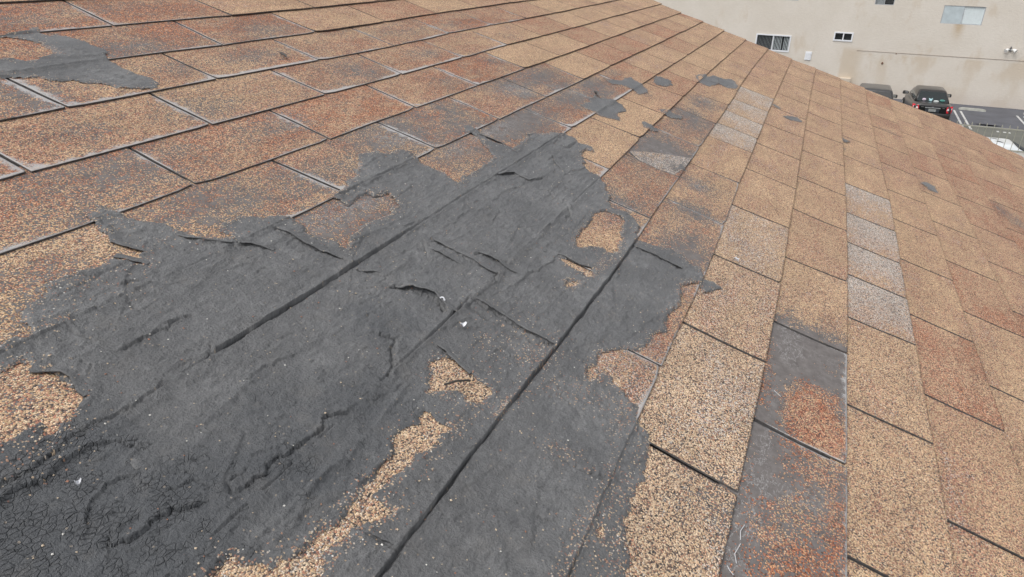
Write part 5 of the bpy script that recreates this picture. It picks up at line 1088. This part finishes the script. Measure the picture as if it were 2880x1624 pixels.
MB().box(-0.76, 0.76, -0.05, 0.12, 0.24, 0.41, 0.03).build('bumper_skirt', simple('bumper_black', (0.006, 0.006, 0.007), 0.4), sed)
mirrors(sed, 0.83, 2.95, 1.02, M_BLK)
for x in (-0.83, 0.83):
    for y in (1.05, 3.75): wheel(sed, x, y)
sed.scale = (1.0, 1.04, 1.04)
# things on the parcel shelf behind the glass: the shelf shows as toys against the window
def toy(label, x, zc, s, mat, ears=True, wide=1.0):
    t = empty('plush_toy', (SX + x, SY + 1.04 * (0.58 + (zc - 1.0) * 1.45 - 0.075), zc * 1.04)); tag(t, label, 'soft toy', 'soft toys behind the rear window')
    MB().ball((0, 0, 0), (s * wide, s * 0.35, s * 0.8)).build('body', mat, t, True)
    if ears:
        for q in (-1, 1): MB().ball((q * s * 0.75, 0, s * 0.75), (s * 0.42, s * 0.3, s * 0.42)).build('ear', mat, t, True)
M_TP = simple('pink_white_plush', (0.62, 0.52, 0.60), 0.9); M_TT = simple('pale_teal_plush', (0.48, 0.72, 0.76), 0.9); M_TW = simple('white_plush', (0.66, 0.70, 0.68), 0.9); M_TG = simple('green_plush', (0.10, 0.28, 0.24), 0.9)
toy('round pinkish white soft toy at the left of the sedan rear window', -0.36, 1.10, 0.085, M_TP, False)
toy('pale teal soft toy with two ears in the sedan rear window', -0.08, 1.085, 0.075, M_TT, True)
toy('flat white soft toy lying in the middle of the sedan rear window', 0.16, 1.06, 0.06, M_TW, False, 2.0)
toy('dark green oval cushion at the right of the sedan rear window', 0.42, 1.10, 0.07, M_TG, False, 1.7)

# dark grey hatchback to its left
M_GRY = paint('dark_grey_paint', (0.062, 0.060, 0.060), 0.32, 0.35)
HAT = [(0.00, 0.70, 0.40, 0.80, 0.86, 0.0), (0.04, 0.84, 0.30, 0.96, 1.02, 0.01), (0.30, 0.89, 0.26, 1.00, 1.07, 0.015), (1.2, 0.91, 0.24, 1.02, 1.08, 0.02), (2.7, 0.91, 0.24, 1.01, 1.07, 0.02), (3.2, 0.90, 0.24, 0.98, 1.04, 0.03), (3.9, 0.86, 0.26, 0.88, 0.93, 0.03), (4.25, 0.76, 0.3, 0.74, 0.78, 0.02), (4.35, 0.62, 0.36, 0.6, 0.62, 0.0)]
HX, HY = 2.90, 37.6
hat, slab2 = car('hatchback', 'dark grey hatchback half hidden by the roof edge left of the black sedan', 'car', (HX, HY, 0), 0.0, M_GRY, HAT, (0.10, 3.35, 0.62, 2.45, 0.80, 0.64, 1.08, 1.70), gl=M_DGLASS)
mirrors(hat, 0.84, 2.85, 1.12, M_GRY)
MB().box(-0.44, -0.22, 0.43, 0.44, 1.545, 1.57).build('sticker', simple('pink_white_sticker', (0.70, 0.45, 0.50), 0.6), hat)
MB().tube((0.40, 0.10, 1.14), (0.06, 0.19, 1.25), 0.012, 6).build('wiper', M_BLACKP, hat)
for s in (-1, 1): MB().box(s * 0.76 - 0.09, s * 0.76 + 0.09, 0.0, 0.14, 0.82, 1.02, 0.02).build('tail_lamp', M_TAIL, hat)
MB().box(-0.82, 0.82, -0.08, 0.15, 0.36, 0.66, 0.05).build('bumper', M_GRY, hat, True)
for x in (-0.84, 0.84):
    for y in (0.9, 3.4): wheel(hat, x, y, 0.34)

# white car crossing behind the railing
M_WHT = paint('white_paint', (0.60, 0.625, 0.635), 0.3, 0.0)
wc, slab3 = car('white_car', 'white saloon with a fin aerial seen through the railing', 'car', (4.7, 30.05, 0), -math.pi / 2, M_WHT, SED, (0.58, 3.15, 1.28, 2.28, 0.78, 0.62, 0.97, 1.45))
MB().loft([[(sx * 0.03 * q, 1.36 + a, 1.47 + z) for sx, a in ((-1, 0), (1, 0), (0.6, 0.15 * q), (-0.6, 0.15 * q))] for q, z in ((1.0, 0.0), (0.5, 0.06), (0.12, 0.10))]).build('fin_aerial', M_WHT, wc)
mirrors(wc, 0.83, 2.75, 1.0, M_WHT)
for x in (-0.83, 0.83):
    for y in (1.05, 3.75): wheel(wc, x, y)

# ---------------------------------------------------------------- bits and pieces on the roof
def on_tar(u, r):
    return TH + 0.004 + float(und(np.array([u]), np.array([r * E_]))[0])
def px_roof(z, x, y): pass
M_TWIG = simple('dark_twig', (0.05, 0.045, 0.04), 0.9)
def stick(label, a, b, r, name='twig', mat=None, cat='twig', lift=0.003):
    n = 6; m = MB(); pts = []
    for i in range(n + 1):
        t = i / n; u = a[0] + (b[0] - a[0]) * t; rr = a[1] + (b[1] - a[1]) * t
        pts.append(RP(u, rr * E_, on_tar(u, rr) + lift + 0.003 * math.sin(t * 3.1) + 0.001 * (random.random() - .5)))
    for p, q in zip(pts[:-1], pts[1:]): m.tube(p, q, r * (1.1 - 0.3 * random.random()), 6)
    o = m.build(name, mat or M_TWIG); tag(o, label, cat)
    return o
stick('thin dark twig lying on the bare granules inside the tar patch', (0.631, 8.473), (0.659, 8.622), 0.0016)
def flake(name, label, cat, u, r, su, sr, mat, lift=0.002, curl=0.006, ang=0.0):
    n, m = 6, 4; v = []
    for lay in (0, 1):
        for i in range(n):
            for j in range(m):
                a, b = i / (n - 1) - .5, j / (m - 1) - .5
                k = 1 - 0.45 * (2 * abs(a)) ** 2
                x, y = a * su, b * sr * k
                x, y = x * math.cos(ang) - y * math.sin(ang), x * math.sin(ang) + y * math.cos(ang)
                v.append(RP(u + x, r * E_ + y, on_tar(u, r) + lift + curl * (a * a * 3 + b * b) + 0.0012 * math.sin(7 * i + 3 * j) - lay * 0.0012))
    f = []
    for i in range(n - 1):
        for j in range(m - 1):
            a = i * m + j; f.append((a, a + m, a + m + 1, a + 1)); b = n * m + a; f.append((b, b + 1, b + m + 1, b + m))
    per = [i * m for i in range(n)] + [(n - 1) * m + j for j in range(1, m)] + [i * m + m - 1 for i in range(n - 2, -1, -1)] + [j for j in range(m - 2, 0, -1)]
    for a, b in zip(per, per[1:] + per[:1]): f.append((a, b, n * m + b, n * m + a))
    o = mesh_from(name, v, f, mat, None, True); tag(o, label, cat); return o
M_PAPER = simple('white_scrap', (0.70, 0.71, 0.74), 0.7, vary=0.1)
flake('paper_scrap', 'tiny crumpled white scrap on the tar below the torn crack', 'scrap', 0.755, 8.21, 0.009, 0.005, M_PAPER, ang=0.5)
flake('tar_scrap', 'small curled black scrap lying on the upper tan shingles', 'scrap', 1.355, 2.76, 0.008, 0.024, M_EDGE, curl=0.004, ang=0.2)
flake('tar_scrap', 'black curled scrap sticking up beside the small upper tar smear', 'scrap', 2.13, 6.56, 0.010, 0.03, M_EDGE, curl=0.008, ang=0.9)
flake('paper_scrap', 'small pale flake on the dark tar at lower left', 'scrap', 0.2985, 7.21, 0.005, 0.0025, M_PAPER, ang=0.3)
flake('paper_scrap', 'pale flake in the slot between two tan shingles right of centre', 'scrap', 1.385, 10.39, 0.004, 0.012, M_PAPER, ang=0.2)
stick('pale sliver caught in the torn tar crack', (0.787, 7.839), (0.786, 7.892), 0.0013, 'wood_sliver', M_PAPER, 'sliver', 0.004)
M_FIB = simple('bleached_fibre', (0.52, 0.52, 0.53), 0.7)
def fibre(label, pts):
    m = MB(); P3 = []
    for k in range(len(pts) - 1):
        for t in (0.0, 0.5): P3.append([pts[k][i] + (pts[k + 1][i] - pts[k][i]) * t for i in (0, 1)])
    P3.append(list(pts[-1]))
    W = [RP(u, r * E_, float(und(np.array([u]), np.array([r * E_]))[0]) + TH * (r - math.floor(r)) + 0.0022) for u, r in P3]
    for a, b in zip(W[:-1], W[1:]): m.tube(a, b, 0.00042, 5)
    tag(m.build('glass_fibre', M_FIB), label, 'fibre')
fibre('curved white fibre on the bare grey shingle, upper one of three', [(0.677, 11.116), (0.664, 11.092), (0.651, 11.104)])
fibre('long curved white fibre on the bare grey shingle, middle one', [(0.645, 11.109), (0.626, 11.078), (0.614, 11.103)])
fibre('short white fibre near the bottom edge of the bare grey shingle', [(0.604, 11.04), (0.600, 11.06), (0.596, 11.095)])
fibre('short white fibre at the top of the bare grey shingle', [(0.988, 11.195), (0.984, 11.225), (0.980, 11.27)])
